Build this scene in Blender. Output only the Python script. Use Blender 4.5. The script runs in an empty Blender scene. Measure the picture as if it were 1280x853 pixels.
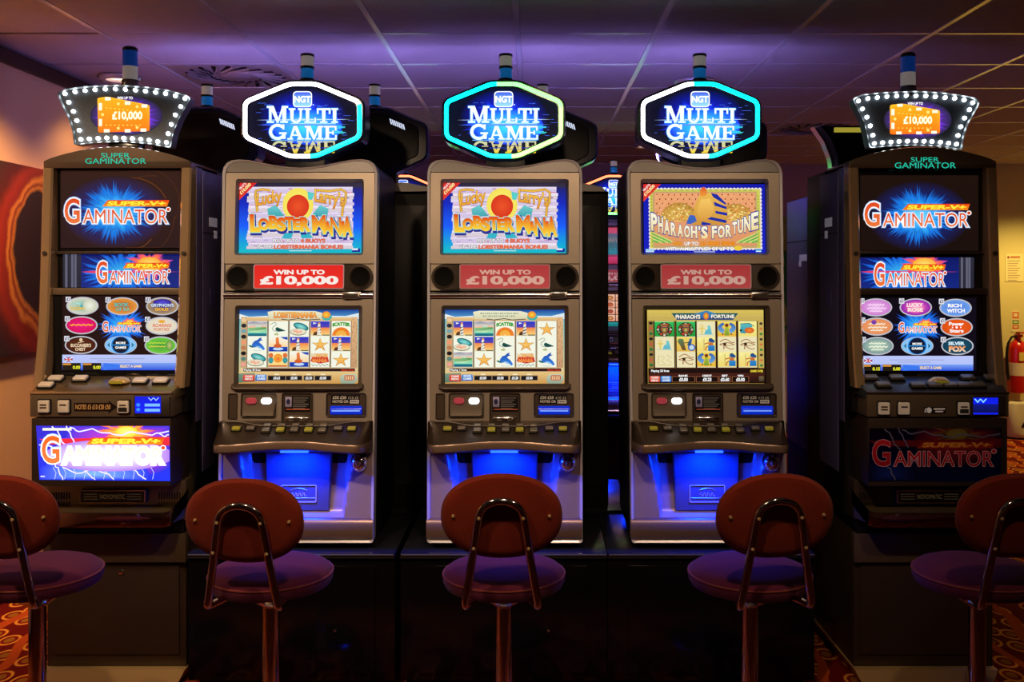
import bpy, bmesh, math, random
from mathutils import Vector, Matrix
from mathutils.geometry import tessellate_polygon

# ------------------------------------------------------------------ camera, world, exposure
F, VX, VY, CAMZ = 1185.0, 667.0, 344.0, 1.5      # focal length in pixels of the 1280x853 frame, vanishing point, eye height
PI = math.pi
scene = bpy.context.scene
COL = scene.collection
cam_data = bpy.data.cameras.new('camera')
cam_data.sensor_width = 36.0
cam_data.lens = 36.0 * F / 1280.0
cam_data.shift_x = (640.0 - VX) / 1280.0
cam_data.shift_y = (VY - 426.5) / 1280.0
cam_data.clip_start = 0.05
camera = bpy.data.objects.new('camera', cam_data)
camera.location = (0.0, 0.0, CAMZ)
camera.rotation_euler = (PI / 2, 0, 0)
COL.objects.link(camera)
scene.camera = camera
vs = scene.view_settings
vs.view_transform = 'Standard'
vs.look = 'None'
vs.gamma = 1.0
vs.use_curve_mapping = False
vs.exposure = 0.0
world = bpy.data.worlds.new('world')
world.use_nodes = True
world.node_tree.nodes['Background'].inputs['Color'].default_value = (0.5, 0.4, 0.45, 1)
world.node_tree.nodes['Background'].inputs['Strength'].default_value = 0.01
scene.world = world

CEIL = 2.548
WARM = (1.0, 0.68, 0.42)
ORANGE = (1.0, 0.60, 0.28)
AMBER = (1.0, 0.72, 0.22)
# ceiling lamps: x, y, watts, colour, cone in degrees, aim (dx, dy at floor)
LAMPS = [
    (-2.05, 2.05, 90, WARM, 80, (0.30, 2.2)),
    (-0.95, 1.75, 75, WARM, 75, (0.0, 2.6)),
    (0.05, 1.75, 58, WARM, 75, (0.0, 2.6)),
    (1.00, 1.75, 30, WARM, 75, (-0.2, 2.6)),
    (-1.95, 3.40, 215, ORANGE, 72, (-1.1, 1.9)),
    (-2.177, 4.99, 14, ORANGE, 110, (0.0, 0.0)),
    (0.863, 5.09, 6, (1.0, 0.6, 0.7), 120, (0.0, 0.0)),
    (0.90, 7.57, 14, (1.0, 0.6, 0.6), 130, (0.0, 0.0)),
    (4.62, 8.10, 150, AMBER, 130, (0.0, 0.0)),
    (4.30, 5.60, 20, AMBER, 130, (0.0, 0.0)),
]

R = random.Random(11)


def lin(c):
    return c / 12.92 if c <= 0.04045 else ((c + 0.055) / 1.055) ** 2.4


def C(r, g=None, b=None):
    """sRGB 0-255 to linear."""
    if g is None:
        r, g, b = r
    return (lin(r / 255.0), lin(g / 255.0), lin(b / 255.0))


# ------------------------------------------------------------------ materials
MATS = {}


def mat(name, rgb=(0.5, 0.5, 0.5), rough=0.5, metal=0.0, emit=None, strength=0.0, noise=0.0, nscale=40.0,
        bump=0.0, bscale=300.0, coat=0.0, spec=0.5, transmission=0.0, alpha=1.0, sheen=0.0, rvar=0.0):
    if name in MATS:
        return MATS[name]
    m = bpy.data.materials.new(name)
    m.use_nodes = True
    nt = m.node_tree
    p = nt.nodes['Principled BSDF']
    p.inputs['Base Color'].default_value = (*rgb, 1)
    p.inputs['Roughness'].default_value = rough
    p.inputs['Metallic'].default_value = metal
    p.inputs['Specular IOR Level'].default_value = spec
    p.inputs['Coat Weight'].default_value = coat
    p.inputs['Coat Roughness'].default_value = 0.08
    p.inputs['Transmission Weight'].default_value = transmission
    p.inputs['Alpha'].default_value = alpha
    p.inputs['Sheen Weight'].default_value = sheen
    if emit:
        p.inputs['Emission Color'].default_value = (*emit, 1)
        p.inputs['Emission Strength'].default_value = strength
        m.cycles.emission_sampling = 'NONE' if strength < 2.0 else 'AUTO'
    tc = nt.nodes.new('ShaderNodeTexCoord')
    if noise > 0 or rvar > 0:
        n = nt.nodes.new('ShaderNodeTexNoise')
        n.inputs['Scale'].default_value = nscale
        n.inputs['Detail'].default_value = 4
        nt.links.new(tc.outputs['Object'], n.inputs['Vector'])
        if noise > 0:
            r = nt.nodes.new('ShaderNodeMapRange')
            r.inputs['To Min'].default_value = 1 - noise
            r.inputs['To Max'].default_value = 1 + noise
            nt.links.new(n.outputs['Fac'], r.inputs['Value'])
            mx = nt.nodes.new('ShaderNodeVectorMath')
            mx.operation = 'SCALE'
            mx.inputs[0].default_value = rgb
            nt.links.new(r.outputs['Result'], mx.inputs['Scale'])
            nt.links.new(mx.outputs['Vector'], p.inputs['Base Color'])
        if rvar > 0:
            r2 = nt.nodes.new('ShaderNodeMapRange')
            r2.inputs['To Min'].default_value = max(0.02, rough - rvar)
            r2.inputs['To Max'].default_value = rough + rvar
            nt.links.new(n.outputs['Fac'], r2.inputs['Value'])
            nt.links.new(r2.outputs['Result'], p.inputs['Roughness'])
    if bump > 0:
        n2 = nt.nodes.new('ShaderNodeTexNoise')
        n2.inputs['Scale'].default_value = bscale
        n2.inputs['Detail'].default_value = 3
        nt.links.new(tc.outputs['Object'], n2.inputs['Vector'])
        b = nt.nodes.new('ShaderNodeBump')
        b.inputs['Strength'].default_value = bump
        b.inputs['Distance'].default_value = 0.002
        nt.links.new(n2.outputs['Fac'], b.inputs['Height'])
        nt.links.new(b.outputs['Normal'], p.inputs['Normal'])
    MATS[name] = m
    return m


def print_mat(name, strength, base=0.0, rough=0.12, spec=0.3):
    """flat print or a lit screen: colour from the print's own colour attribute."""
    if name in MATS:
        return MATS[name]
    m = bpy.data.materials.new(name)
    m.use_nodes = True
    nt = m.node_tree
    p = nt.nodes['Principled BSDF']
    at = nt.nodes.new('ShaderNodeAttribute')
    at.attribute_name = 'ink'
    p.inputs['Roughness'].default_value = rough
    p.inputs['Specular IOR Level'].default_value = spec
    if base > 0:
        s = nt.nodes.new('ShaderNodeVectorMath')
        s.operation = 'SCALE'
        s.inputs['Scale'].default_value = base
        nt.links.new(at.outputs['Color'], s.inputs[0])
        nt.links.new(s.outputs['Vector'], p.inputs['Base Color'])
    else:
        p.inputs['Base Color'].default_value = (0.01, 0.01, 0.01, 1)
    if strength > 0:
        nt.links.new(at.outputs['Color'], p.inputs['Emission Color'])
        p.inputs['Emission Strength'].default_value = strength
    m.cycles.emission_sampling = 'NONE' if strength < 1.3 else 'FRONT_BACK'
    MATS[name] = m
    return m


def M(n):
    return MATS[n]


mat('bronze', C(158, 146, 132), 0.42, 0.45, noise=0.05, nscale=60, bump=0.05, bscale=900)
mat('cap_grey', C(112, 109, 108), 0.4, 0.4, noise=0.05, bump=0.05)
mat('silver_trim', C(236, 234, 244), 0.2, 0.4, noise=0.04)
mat('chrome', C(235, 232, 230), 0.17, 1.0, rvar=0.03, nscale=20)
mat('brown_plastic', C(78, 66, 56), 0.34, 0.25, noise=0.08, bump=0.06)
mat('brown_dark', C(54, 45, 38), 0.38, 0.2, noise=0.08)
mat('deck_brown', C(58, 47, 38), 0.33, 0.35, noise=0.08, bump=0.08)
mat('deck_lip', C(130, 108, 94), 0.3, 0.5, noise=0.06)
mat('black_gloss', (0.008, 0.007, 0.008), 0.16, 0.0, rvar=0.08, nscale=6, spec=0.5)
mat('black_satin', (0.008, 0.0075, 0.009), 0.38, 0.0, spec=0.2, noise=0.15, nscale=12)
mat('black_matte', (0.004, 0.0035, 0.004), 0.6, noise=0.2, spec=0.2)
mat('side_panel', (0.09, 0.08, 0.19), 0.42, 0.0, noise=0.12, nscale=25, bump=0.1)  # violet light falling on the sides is put into this colour
mat('belly_silver', C(178, 158, 166), 0.36, 0.35, noise=0.04, bump=0.04)
mat('belly_centre', C(92, 94, 130), 0.3, 0.3, noise=0.04)
mat('stand_black', (0.003, 0.0026, 0.003), 0.16, 0.0, spec=0.35, rvar=0.06, nscale=9)
mat('stand_top', (0.012, 0.013, 0.018), 0.2, 0.0, noise=0.1, nscale=15)
mat('stand_brown', (0.030, 0.017, 0.009), 0.4, noise=0.25, nscale=18)
mat('stand_drawer', (0.075, 0.05, 0.028), 0.4, noise=0.15, nscale=18)
mat('kick_plate', C(196, 165, 110), 0.4, 0.4, noise=0.1, nscale=300, bump=0.4, bscale=500)
mat('warm_glow_chrome', C(232, 196, 150), 0.08, 0.72, noise=0.05, rvar=0.05, nscale=12)  # chrome with the orange wall's golden reflection put into its colour
mat('lip_chrome', C(196, 158, 118), 0.12, 1.0, noise=0.08, nscale=25, rvar=0.05)
mat('coin_chute', C(104, 92, 80), 0.35, 0.3, noise=0.06)
mat('tray_metal', C(150, 130, 95), 0.28, 0.8, noise=0.1, nscale=30)
mat('fascia_box', C(120, 104, 84), 0.36, 0.5, noise=0.08)
mat('frame_brown', C(58, 46, 40), 0.38, 0.2, noise=0.1)
mat('velvet', C(112, 36, 18), 0.9, 0.0, noise=0.18, nscale=140, bump=0.5, bscale=700, sheen=0.06, spec=0.1)
mat('velvet_blue_lit', C(82, 26, 46), 0.9, 0.0, noise=0.18, nscale=140, bump=0.5, bscale=700, sheen=0.06, spec=0.1)  # same velvet, purple of the blue deck light put into the colour
mat('piping', C(110, 40, 30), 0.9, noise=0.15)
mat('chrome_tube', C(205, 190, 180), 0.1, 1.0, rvar=0.04, nscale=30)
mat('brass', C(235, 200, 140), 0.35, 0.6, noise=0.05)
mat('white_button', (0.8, 0.78, 0.76), 0.3, emit=(1, 0.96, 0.95), strength=2.2, noise=0.02)
mat('pink_button', C(160, 60, 70), 0.3, emit=C(210, 80, 95), strength=0.25, noise=0.02)
mat('key_yellow', C(150, 140, 50), 0.3, emit=C(190, 185, 40), strength=0.10, noise=0.05)
mat('key_grey', C(112, 106, 98), 0.28, 0.2, noise=0.08)
mat('key_cream', C(205, 190, 168), 0.3, 0.0, emit=C(210, 190, 165), strength=0.12, noise=0.06)
mat('key_dark', C(70, 64, 56), 0.28, 0.2, noise=0.08)
mat('blue_lens', C(10, 34, 160), 0.2, emit=C(10, 50, 220), strength=0.7, noise=0.04)
mat('black_plate', (0.008, 0.008, 0.009), 0.1, noise=0.1)
mat('beacon_blue', C(30, 120, 205), 0.15, 0.0, emit=C(20, 120, 200), strength=0.30, noise=0.05, coat=0.5)
mat('beacon_deep_blue', C(20, 70, 160), 0.15, 0.0, emit=C(20, 70, 165), strength=0.22, noise=0.05, coat=0.5)
mat('beacon_white', C(200, 192, 186), 0.25, emit=C(190, 180, 175), strength=0.22, noise=0.05, coat=0.4)
mat('beacon_cap', (0.015, 0.015, 0.018), 0.25, noise=0.1)
mat('beacon_base', C(120, 120, 124), 0.25, 0.8, noise=0.05)
mat('sign_rim', (0.012, 0.016, 0.06), 0.2, noise=0.1, coat=0.3)  # dark-blue glow of the rim put into its base colour
mat('vent_lit', (0.6, 0.6, 0.6), 0.4, emit=C(215, 225, 250), strength=1.0, noise=0.02)
mat('tube_white', (0.8, 0.8, 0.8), 0.4, emit=(0.93, 0.90, 1.0), strength=7.0, noise=0.01)
mat('tube_cyan', (0.1, 0.8, 0.8), 0.4, emit=(0.0, 0.86, 1.0), strength=6.0, noise=0.01)
mat('tube_green', (0.6, 0.8, 0.6), 0.4, emit=(0.10, 1.0, 0.10), strength=6.0, noise=0.01)
mat('tube_yellow', (0.8, 0.8, 0.6), 0.4, emit=(0.16, 0.9, 0.10), strength=6.0, noise=0.01)
mat('tube_red', (0.8, 0.2, 0.1), 0.4, emit=(1.0, 0.16, 0.06), strength=4.0, noise=0.01)
mat('bulb', (0.9, 0.9, 0.9), 0.2, emit=(0.88, 0.97, 1.0), strength=9.0, noise=0.01)
mat('topper_face', C(84, 90, 98), 0.5, 0.6, noise=0.5, nscale=260)
mat('topper_rim', C(120, 126, 130), 0.3, 0.8, noise=0.05)
mat('sticker_white', C(225, 222, 228), 0.5, emit=C(205, 200, 225), strength=0.10, noise=0.08, nscale=200)
mat('lens_dark', (0.003, 0.003, 0.003), 0.6, spec=0.06, noise=0.3, nscale=400, bump=0.4, bscale=800)
mat('tube_violet', (0.3, 0.2, 0.8), 0.4, emit=(0.34, 0.27, 1.0), strength=48.0, noise=0.01)  # unseen rear-row tubes, boosted violet to tint the ceiling
mat('led_blue', (0.05, 0.1, 0.8), 0.4, emit=(0.01, 0.06, 1.0), strength=5.0, noise=0.01)
print_mat('screen_print', 1.0, spec=0.2)
print_mat('sign_print', 1.2, rough=0.4, spec=0.05)
print_mat('marquee_lit', 0.95)
print_mat('marquee_soft', 0.42, base=0.5, rough=0.3)
print_mat('panel_bright', 1.35)
print_mat('print_unlit', 0.035, base=0.8, rough=0.15)
print_mat('print_label', 0.12, base=0.9, rough=0.4)
print_mat('print_paper', 0.0, base=0.9, rough=0.6)
print_mat('print_glow', 1.0, base=0.3)


# ------------------------------------------------------------------ object helpers
def link(name, data, parent=None):
    o = bpy.data.objects.new(name, data)
    COL.objects.link(o)
    if parent is not None:
        o.parent = parent
    return o


def empty(name, loc, rz=0.0):
    o = link(name, None)
    o.empty_display_size = 0.1
    o.location = loc
    o.rotation_euler = (0, 0, rz)
    return o


def tag(o, label=None, cat=None, group=None, kind=None):
    if label:
        o['label'] = label
    if cat:
        o['category'] = cat
    if group:
        o['group'] = group
    if kind:
        o['kind'] = kind
    return o


class MB:
    """collects faces, builds ONE mesh object."""

    def __init__(self):
        self.v, self.f = [], []

    def add(self, vs_, fs_):
        b = len(self.v)
        self.v += [tuple(p) for p in vs_]
        self.f += [tuple(b + i for i in f) for f in fs_]
        return self

    def box(self, x0, x1, y0, y1, z0, z1):
        return self.add([(x0, y0, z0), (x1, y0, z0), (x1, y1, z0), (x0, y1, z0), (x0, y0, z1), (x1, y0, z1), (x1, y1, z1), (x0, y1, z1)],
                        [(0, 3, 2, 1), (4, 5, 6, 7), (0, 1, 5, 4), (1, 2, 6, 5), (2, 3, 7, 6), (3, 0, 4, 7)])

    def prism(self, pts, y0, y1, inset=0.0):
        """polygon of (x, z) extruded along y; inset shrinks the front for a chamfer."""
        n = len(pts)
        cx = sum(p[0] for p in pts) / n
        cz = sum(p[1] for p in pts) / n
        vs_ = []
        if inset:
            w = max(p[0] for p in pts) - min(p[0] for p in pts)
            h = max(p[1] for p in pts) - min(p[1] for p in pts)
            sx, sz = 1 - 2 * inset / w, 1 - 2 * inset / h
            vs_ += [(cx + (x - cx) * sx, y0, cz + (z - cz) * sz) for x, z in pts]
            vs_ += [(x, y0 + inset, z) for x, z in pts]
            vs_ += [(x, y1, z) for x, z in pts]
            rings = 3
        else:
            vs_ += [(x, y0, z) for x, z in pts] + [(x, y1, z) for x, z in pts]
            rings = 2
        fs_ = [tuple(range(n)), tuple(range((rings - 1) * n, rings * n))[::-1]]
        for k in range(rings - 1):
            for i in range(n):
                j = (i + 1) % n
                fs_.append((k * n + i, (k + 1) * n + i, (k + 1) * n + j, k * n + j))
        return self.add(vs_, fs_)

    def ring(self, outer, inner, y0, y1, yin=None):
        """frame between two outlines with the same point count; yin: front depth at the inner edge."""
        n = len(outer)
        yi = y0 if yin is None else yin
        vs_ = [(x, y0, z) for x, z in outer] + [(x, yi, z) for x, z in inner] + [(x, y1, z) for x, z in inner] + [(x, y1, z) for x, z in outer]
        fs_ = []
        for i in range(n):
            j = (i + 1) % n
            fs_ += [(i, j, n + j, n + i), (n + i, n + j, 2 * n + j, 2 * n + i), (2 * n + i, 2 * n + j, 3 * n + j, 3 * n + i), (3 * n + i, 3 * n + j, j, i)]
        return self.add(vs_, fs_)

    def tube(self, path, r, n=10, closed=False, flat=1.0):
        P = [Vector(p) for p in path]
        m = len(P)
        rs = r if isinstance(r, (list, tuple)) else [r] * m
        vs_, fs_ = [], []
        up = None
        for i in range(m):
            if closed:
                t = (P[(i + 1) % m] - P[i - 1]).normalized()
            else:
                t = (P[min(i + 1, m - 1)] - P[max(i - 1, 0)]).normalized()
            if up is None:
                up = t.orthogonal().normalized()
            else:
                up = (up - t * up.dot(t))
                up = up.normalized() if up.length > 1e-6 else t.orthogonal().normalized()
            s = t.cross(up)
            for k in range(n):
                a = 2 * PI * k / n
                vs_.append(P[i] + (up * math.cos(a) + s * math.sin(a) * flat) * rs[i])
        for i in range(m if closed else m - 1):
            j = (i + 1) % m
            for k in range(n):
                l = (k + 1) % n
                fs_.append((i * n + k, i * n + l, j * n + l, j * n + k))
        if not closed:
            fs_ += [tuple(range(n))[::-1], tuple(range((m - 1) * n, m * n))]
        return self.add(vs_, fs_)

    def lathe(self, prof, n=32, c=(0, 0, 0), axis='z', sx=1.0, sy=1.0):
        """profile of (r, h) spun about an axis through c."""
        vs_, fs_ = [], []
        m = len(prof)
        for r, h in prof:
            for k in range(n):
                a = 2 * PI * k / n
                p, q = r * math.cos(a) * sx, r * math.sin(a) * sy
                if axis == 'z':
                    vs_.append((c[0] + p, c[1] + q, c[2] + h))
                elif axis == 'y':
                    vs_.append((c[0] + p, c[1] + h, c[2] + q))
                else:
                    vs_.append((c[0] + h, c[1] + p, c[2] + q))
        for i in range(m - 1):
            for k in range(n):
                l = (k + 1) % n
                fs_.append((i * n + k, i * n + l, (i + 1) * n + l, (i + 1) * n + k))
        if prof[0][0] > 1e-6:
            fs_.append(tuple(range(n))[::-1])
        if prof[-1][0] > 1e-6:
            fs_.append(tuple(range((m - 1) * n, m * n)))
        return self.add(vs_, fs_)

    def grid(self, fn, nu, nv):
        vs_ = [fn(i / nu, j / nv) for j in range(nv + 1) for i in range(nu + 1)]
        fs_ = [(j * (nu + 1) + i, j * (nu + 1) + i + 1, (j + 1) * (nu + 1) + i + 1, (j + 1) * (nu + 1) + i) for j in range(nv) for i in range(nu)]
        return self.add(vs_, fs_)

    def mesh(self, name, material, shear=None, smooth=True, bevel=0.0):
        vs_ = self.v
        if shear:
            vs_ = [(x, y + shear(z), z) for x, y, z in vs_]
        me = bpy.data.meshes.new(name)
        me.from_pydata(vs_, [], self.f)
        bm = bmesh.new()
        bm.from_mesh(me)
        bmesh.ops.remove_doubles(bm, verts=bm.verts, dist=1e-6)
        bmesh.ops.recalc_face_normals(bm, faces=bm.faces)
        if bevel > 0:
            es = [e for e in bm.edges if len(e.link_faces) == 2 and e.calc_face_angle(0) > 0.7]
            bmesh.ops.bevel(bm, geom=es, offset=bevel, segments=2, affect='EDGES', profile=0.6, clamp_overlap=True)
        bm.to_mesh(me)
        bm.free()
        me.materials.append(material)
        if smooth:
            me.polygons.foreach_set('use_smooth', [True] * len(me.polygons))
            me.set_sharp_from_angle(angle=math.radians(38))
        return me

    def build(self, name, material, parent=None, shear=None, smooth=True, bevel=0.0):
        return link(name, self.mesh(name, material if not isinstance(material, str) else M(material), shear, smooth, bevel), parent)


def rrect(x0, z0, x1, z1, r, n=5):
    """rounded rectangle outline, (x, z)."""
    if x0 > x1:
        x0, x1 = x1, x0
    if z0 > z1:
        z0, z1 = z1, z0
    pts = []
    for cx, cz, a0 in ((x1 - r, z1 - r, 0), (x0 + r, z1 - r, 90), (x0 + r, z0 + r, 180), (x1 - r, z0 + r, 270)):
        for k in range(n + 1):
            a = math.radians(a0 + 90.0 * k / n)
            pts.append((cx + r * math.cos(a), cz + r * math.sin(a)))
    return pts


def round_poly(pts, r, n=5):
    """closed polygon with rounded corners."""
    out = []
    m = len(pts)
    for i in range(m):
        p, a, b = Vector(pts[i]), Vector(pts[i - 1]), Vector(pts[(i + 1) % m])
        u, w = (a - p).normalized(), (b - p).normalized()
        d = min(r, (a - p).length * 0.45, (b - p).length * 0.45)
        s, e = p + u * d, p + w * d
        for k in range(n + 1):
            t = k / n
            q = s * (1 - t) ** 2 + p * 2 * t * (1 - t) + e * t ** 2
            out.append((q.x, q.y))
    return out


def U(px, py, d):
    """photo pixel at depth d to world x, z."""
    return ((px - VX) * d / F, CAMZ + (VY - py) * d / F)


def sst(a, b, x):
    t = max(0.0, min(1.0, (x - a) / (b - a)))
    return t * t * (3 - 2 * t)


# ------------------------------------------------------------------ flat print (lettering, screens, posters)
_TEXT = {}


def text_tris(s, bold):
    key = (s, round(bold, 4))
    if key in _TEXT:
        return _TEXT[key]
    cu = bpy.data.curves.new('lettering', 'FONT')
    cu.body = s
    cu.size = 1.0
    cu.offset = bold
    cu.resolution_u = 4
    cu.fill_mode = 'FRONT'
    o = bpy.data.objects.new('lettering', cu)
    COL.objects.link(o)
    dg = bpy.context.evaluated_depsgraph_get()
    me = bpy.data.meshes.new_from_object(o.evaluated_get(dg))
    vs_ = [(v.co.x, v.co.y) for v in me.vertices]
    fs_ = [tuple(p.vertices) for p in me.polygons]
    bpy.data.objects.remove(o)
    bpy.data.curves.remove(cu)
    bpy.data.meshes.remove(me)
    _TEXT[key] = (vs_, fs_)
    return _TEXT[key]


def q(x0, y0, x1, y1):
    return [(x0, y0), (x1, y0), (x1, y1), (x0, y1)]


# slab-serif capitals, unit height, y up: (width, quads)
def _arc(cx, cy, ro, ri, a0, a1, wx=1.0, n=14):
    out = []
    for k in range(n):
        a, b = math.radians(a0 + (a1 - a0) * k / n), math.radians(a0 + (a1 - a0) * (k + 1) / n)
        out.append([(cx + wx * ro * math.cos(a), cy + ro * math.sin(a)), (cx + wx * ro * math.cos(b), cy + ro * math.sin(b)),
                    (cx + wx * ri * math.cos(b), cy + ri * math.sin(b)), (cx + wx * ri * math.cos(a), cy + ri * math.sin(a))])
    return out


SLAB = {
    'M': (1.26, [q(0, 0, .42, .11), q(.80, 0, 1.26, .11), q(0, .89, .36, 1), q(.90, .89, 1.26, 1), q(.13, 0, .27, 1), q(.92, 0, 1.15, 1),
                 [(.14, 1), (.40, 1), (.74, .12), (.58, .0)], [(.58, 0), (.70, 0), (1.00, .9), (.92, 1)]]),
    'U': (1.02, [q(.10, .33, .33, 1), q(.76, .33, .90, 1), q(0, .89, .45, 1), q(.64, .89, 1.02, 1)] + _arc(.50, .36, .40, .20, 180, 360, 1.0)),
    'L': (.82, [q(.11, 0, .34, 1), q(0, .89, .46, 1), q(0, 0, .82, .11), q(.70, 0, .82, .36)]),
    'T': (.94, [q(0, .88, .94, 1), q(0, .62, .11, 1), q(.83, .62, .94, 1), q(.355, 0, .585, 1), q(.21, 0, .73, .11)]),
    'I': (.46, [q(.115, 0, .345, 1), q(0, .89, .46, 1), q(0, 0, .46, .11)]),
    'G': (1.06, _arc(.52, .5, .52, .34, 45, 330, .98, 22) + [q(.62, .36, 1.06, .47), q(.80, .05, .99, .47), q(.80, .66, .92, .98)]),
    'A': (1.10, [[(.42, 1), (.60, 1), (.26, .05), (.14, .05)], [(.42, 1), (.64, 1), (1.02, .05), (.78, .05)], q(.30, .28, .80, .38), q(0, 0, .38, .11), q(.66, 0, 1.10, .11)]),
    'E': (.86, [q(.11, 0, .34, 1), q(0, .89, .84, 1), q(0, 0, .86, .11), q(.3, .46, .66, .56), q(.73, .66, .84, 1), q(.75, 0, .86, .34), q(.56, .36, .66, .66)]),
}


class Art:
    """flat coloured polygons in photo-crop coordinates, laid on one plane as thin layers of ink."""
    DZ = 3.0e-5

    def __init__(self, mapper):
        self.map = mapper           # (px, py) -> (x, z) in the thing's own space
        self.v, self.f, self.c = [], [], []
        self.z = 0
        self.fr = (0.0, 0.0, 1.0)
        self.clip = None

    def frame(self, ox, oy, s):
        self.fr = (ox, oy, s)
        return self

    def _put(self, pts, cols):
        ox, oy, s = self.fr
        b = len(self.v)
        for p, c in zip(pts, cols):
            x, y = p
            if self.clip:
                x = min(max(x, self.clip[0]), self.clip[2])
                y = min(max(y, self.clip[1]), self.clip[3])
            w = self.map(ox + x / s, oy + y / s)
            self.v.append((w[0], -self.z * self.DZ, w[1]))
            self.c.append(c)
        return b

    def tris(self, pts, faces, cols):
        b = self._put(pts, cols)
        self.f += [tuple(b + i for i in f) for f in faces]

    def up(self, n=1):
        self.z += n
        return self

    def poly(self, pts, col, col2=None, new=True):
        """filled polygon; col2 gives a top-to-bottom gradient."""
        if new:
            self.z += 1
        if col2:
            y0, y1 = min(p[1] for p in pts), max(p[1] for p in pts)
            cols = [tuple(a + (b - a) * ((p[1] - y0) / max(1e-6, y1 - y0)) for a, b in zip(col, col2)) for p in pts]
        else:
            cols = [col] * len(pts)
        fs_ = [(0, 1, 2, 3)] if len(pts) == 4 else [tuple(t) for t in tessellate_polygon([[Vector((x, y, 0)) for x, y in pts]])]
        self.tris(pts, fs_, cols)
        return self

    def rect(self, x0, y0, x1, y1, col, col2=None, new=True):
        return self.poly(q(x0, y0, x1, y1), col, col2, new)

    def ell(self, cx, cy, rx, ry, col, rim=None, n=36, a0=0, a1=360, new=True, rot=0.0):
        if new:
            self.z += 1
        pts = [(cx, cy)]
        cr, sr = math.cos(math.radians(rot)), math.sin(math.radians(rot))
        for k in range(n + 1):
            a = math.radians(a0 + (a1 - a0) * k / n)
            ex, ey = rx * math.cos(a), ry * math.sin(a)
            pts.append((cx + ex * cr - ey * sr, cy + ex * sr + ey * cr))
        self.tris(pts, [(0, k + 1, k + 2) for k in range(n)], [col] + [rim or col] * (n + 1))
        return self

    def burst(self, cx, cy, rx, ry, mid, edge, tip, n=70, seed=3, lo=0.45, start=0.0):
        self.z += 1
        rg = random.Random(seed)
        pts, cols, fs_ = [(cx, cy)], [mid], []
        for k in range(n):
            a = 2 * PI * (k + rg.uniform(-.3, .3)) / n
            w = PI / n * rg.uniform(0.9, 2.2)
            L = rg.uniform(lo, 1.0)
            base = L * 0.68
            b = len(pts)
            for aa, rr, cc in ((a - w, base, edge), (a, L, tip), (a + w, base, edge)):
                pts.append((cx + rx * rr * math.cos(aa), cy + ry * rr * math.sin(aa)))
                cols.append(cc)
            fs_ += [(0, b, b + 2), (b, b + 1, b + 2)]
        self.tris(pts, fs_, cols)
        return self

    def line(self, pts, w, col, new=True, col2=None):
        if new:
            self.z += 1
        n = len(pts)
        P = [Vector(p) for p in pts]
        vs_, cs = [], []
        for i in range(n):
            t = P[min(i + 1, n - 1)] - P[max(i - 1, 0)]
            t = t.normalized() if t.length else Vector((1, 0))
            nn = Vector((-t.y, t.x)) * (w * 0.5)
            vs_ += [tuple(P[i] + nn), tuple(P[i] - nn)]
            c = col if not col2 else tuple(a + (b - a) * i / (n - 1) for a, b in zip(col, col2))
            cs += [c, c]
        self.tris(vs_, [(2 * i, 2 * i + 2, 2 * i + 3, 2 * i + 1) for i in range(n - 1)], cs)
        return self

    def text(self, s, x0, y0, x1, y1, col, col2=None, bold=0.0, out=None, ow=0.03, shear=0.0, warp=None, out2=None, ow2=0.06):
        """lettering that fills the box; out = outline colour."""
        bv, bf = text_tris(s, bold)
        if not bv:
            return self
        X0, X1 = min(p[0] for p in bv), max(p[0] for p in bv)
        Y0, Y1 = min(p[1] for p in bv), max(p[1] for p in bv)
        sx, sy = (x1 - x0) / max(1e-6, X1 - X0), (y1 - y0) / max(1e-6, Y1 - Y0)

        def tr(p):
            x, y = x0 + (p[0] - X0) * sx, y1 - (p[1] - Y0) * sy
            x += shear * (y1 - y)
            return warp(x, y) if warp else (x, y)
        jobs = []
        if out2:
            jobs.append((text_tris(s, bold + ow2), out2, None))
        if out:
            jobs.append((text_tris(s, bold + ow), out, None))
        jobs.append(((bv, bf), col, col2))
        for (vv, ff), c1, c2 in jobs:
            self.z += 1
            cols = []
            for p in vv:
                t = min(1, max(0, (Y1 - p[1]) / max(1e-6, Y1 - Y0)))
                cols.append(tuple(a + (b - a) * t for a, b in zip(c1, c2)) if c2 else c1)
            self.tris([tr(p) for p in vv], ff, cols)
        return self

    def slab(self, word, x0, y0, x1, y1, col, col2=None, flip=False, gap=0.07, big=1.0, out=None, ow=2.0):
        """slab-serif capitals; the first letter may be bigger."""
        tot = sum(SLAB[ch][0] * (big if i == 0 else 1) for i, ch in enumerate(word)) + gap * (len(word) - 1)
        sx = (x1 - x0) / tot
        H = y1 - y0
        jobs = ([(out, None, ow)] if out else []) + [(col, col2, 0.0)]
        for c1, c2, grow in jobs:
            self.z += 1
            x = x0
            for i, ch in enumerate(word):
                w, quads = SLAB[ch]
                k = big if i == 0 else 1.0
                hh = H * k
                for qd in quads:
                    mx = sum(p[0] for p in qd) / 4
                    my = sum(p[1] for p in qd) / 4
                    pts = []
                    for a, b in qd:
                        X = x + a * sx * k
                        Y = (y1 - b * hh) if not flip else (y0 + b * hh)
                        if grow:
                            X += grow * (1 if a > mx else -1)
                            Y += grow * (-1 if b > my else 1) * (-1 if flip else 1)
                        pts.append((X, Y))
                    cs = [tuple(u + (v - u) * min(1, max(0, (p[1] - y0) / H)) for u, v in zip(c1, c2)) if c2 else c1 for p in pts]
                    self.tris(pts, [(0, 1, 2, 3)], cs)
                x += w * sx * k + gap * sx
        return self

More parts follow.
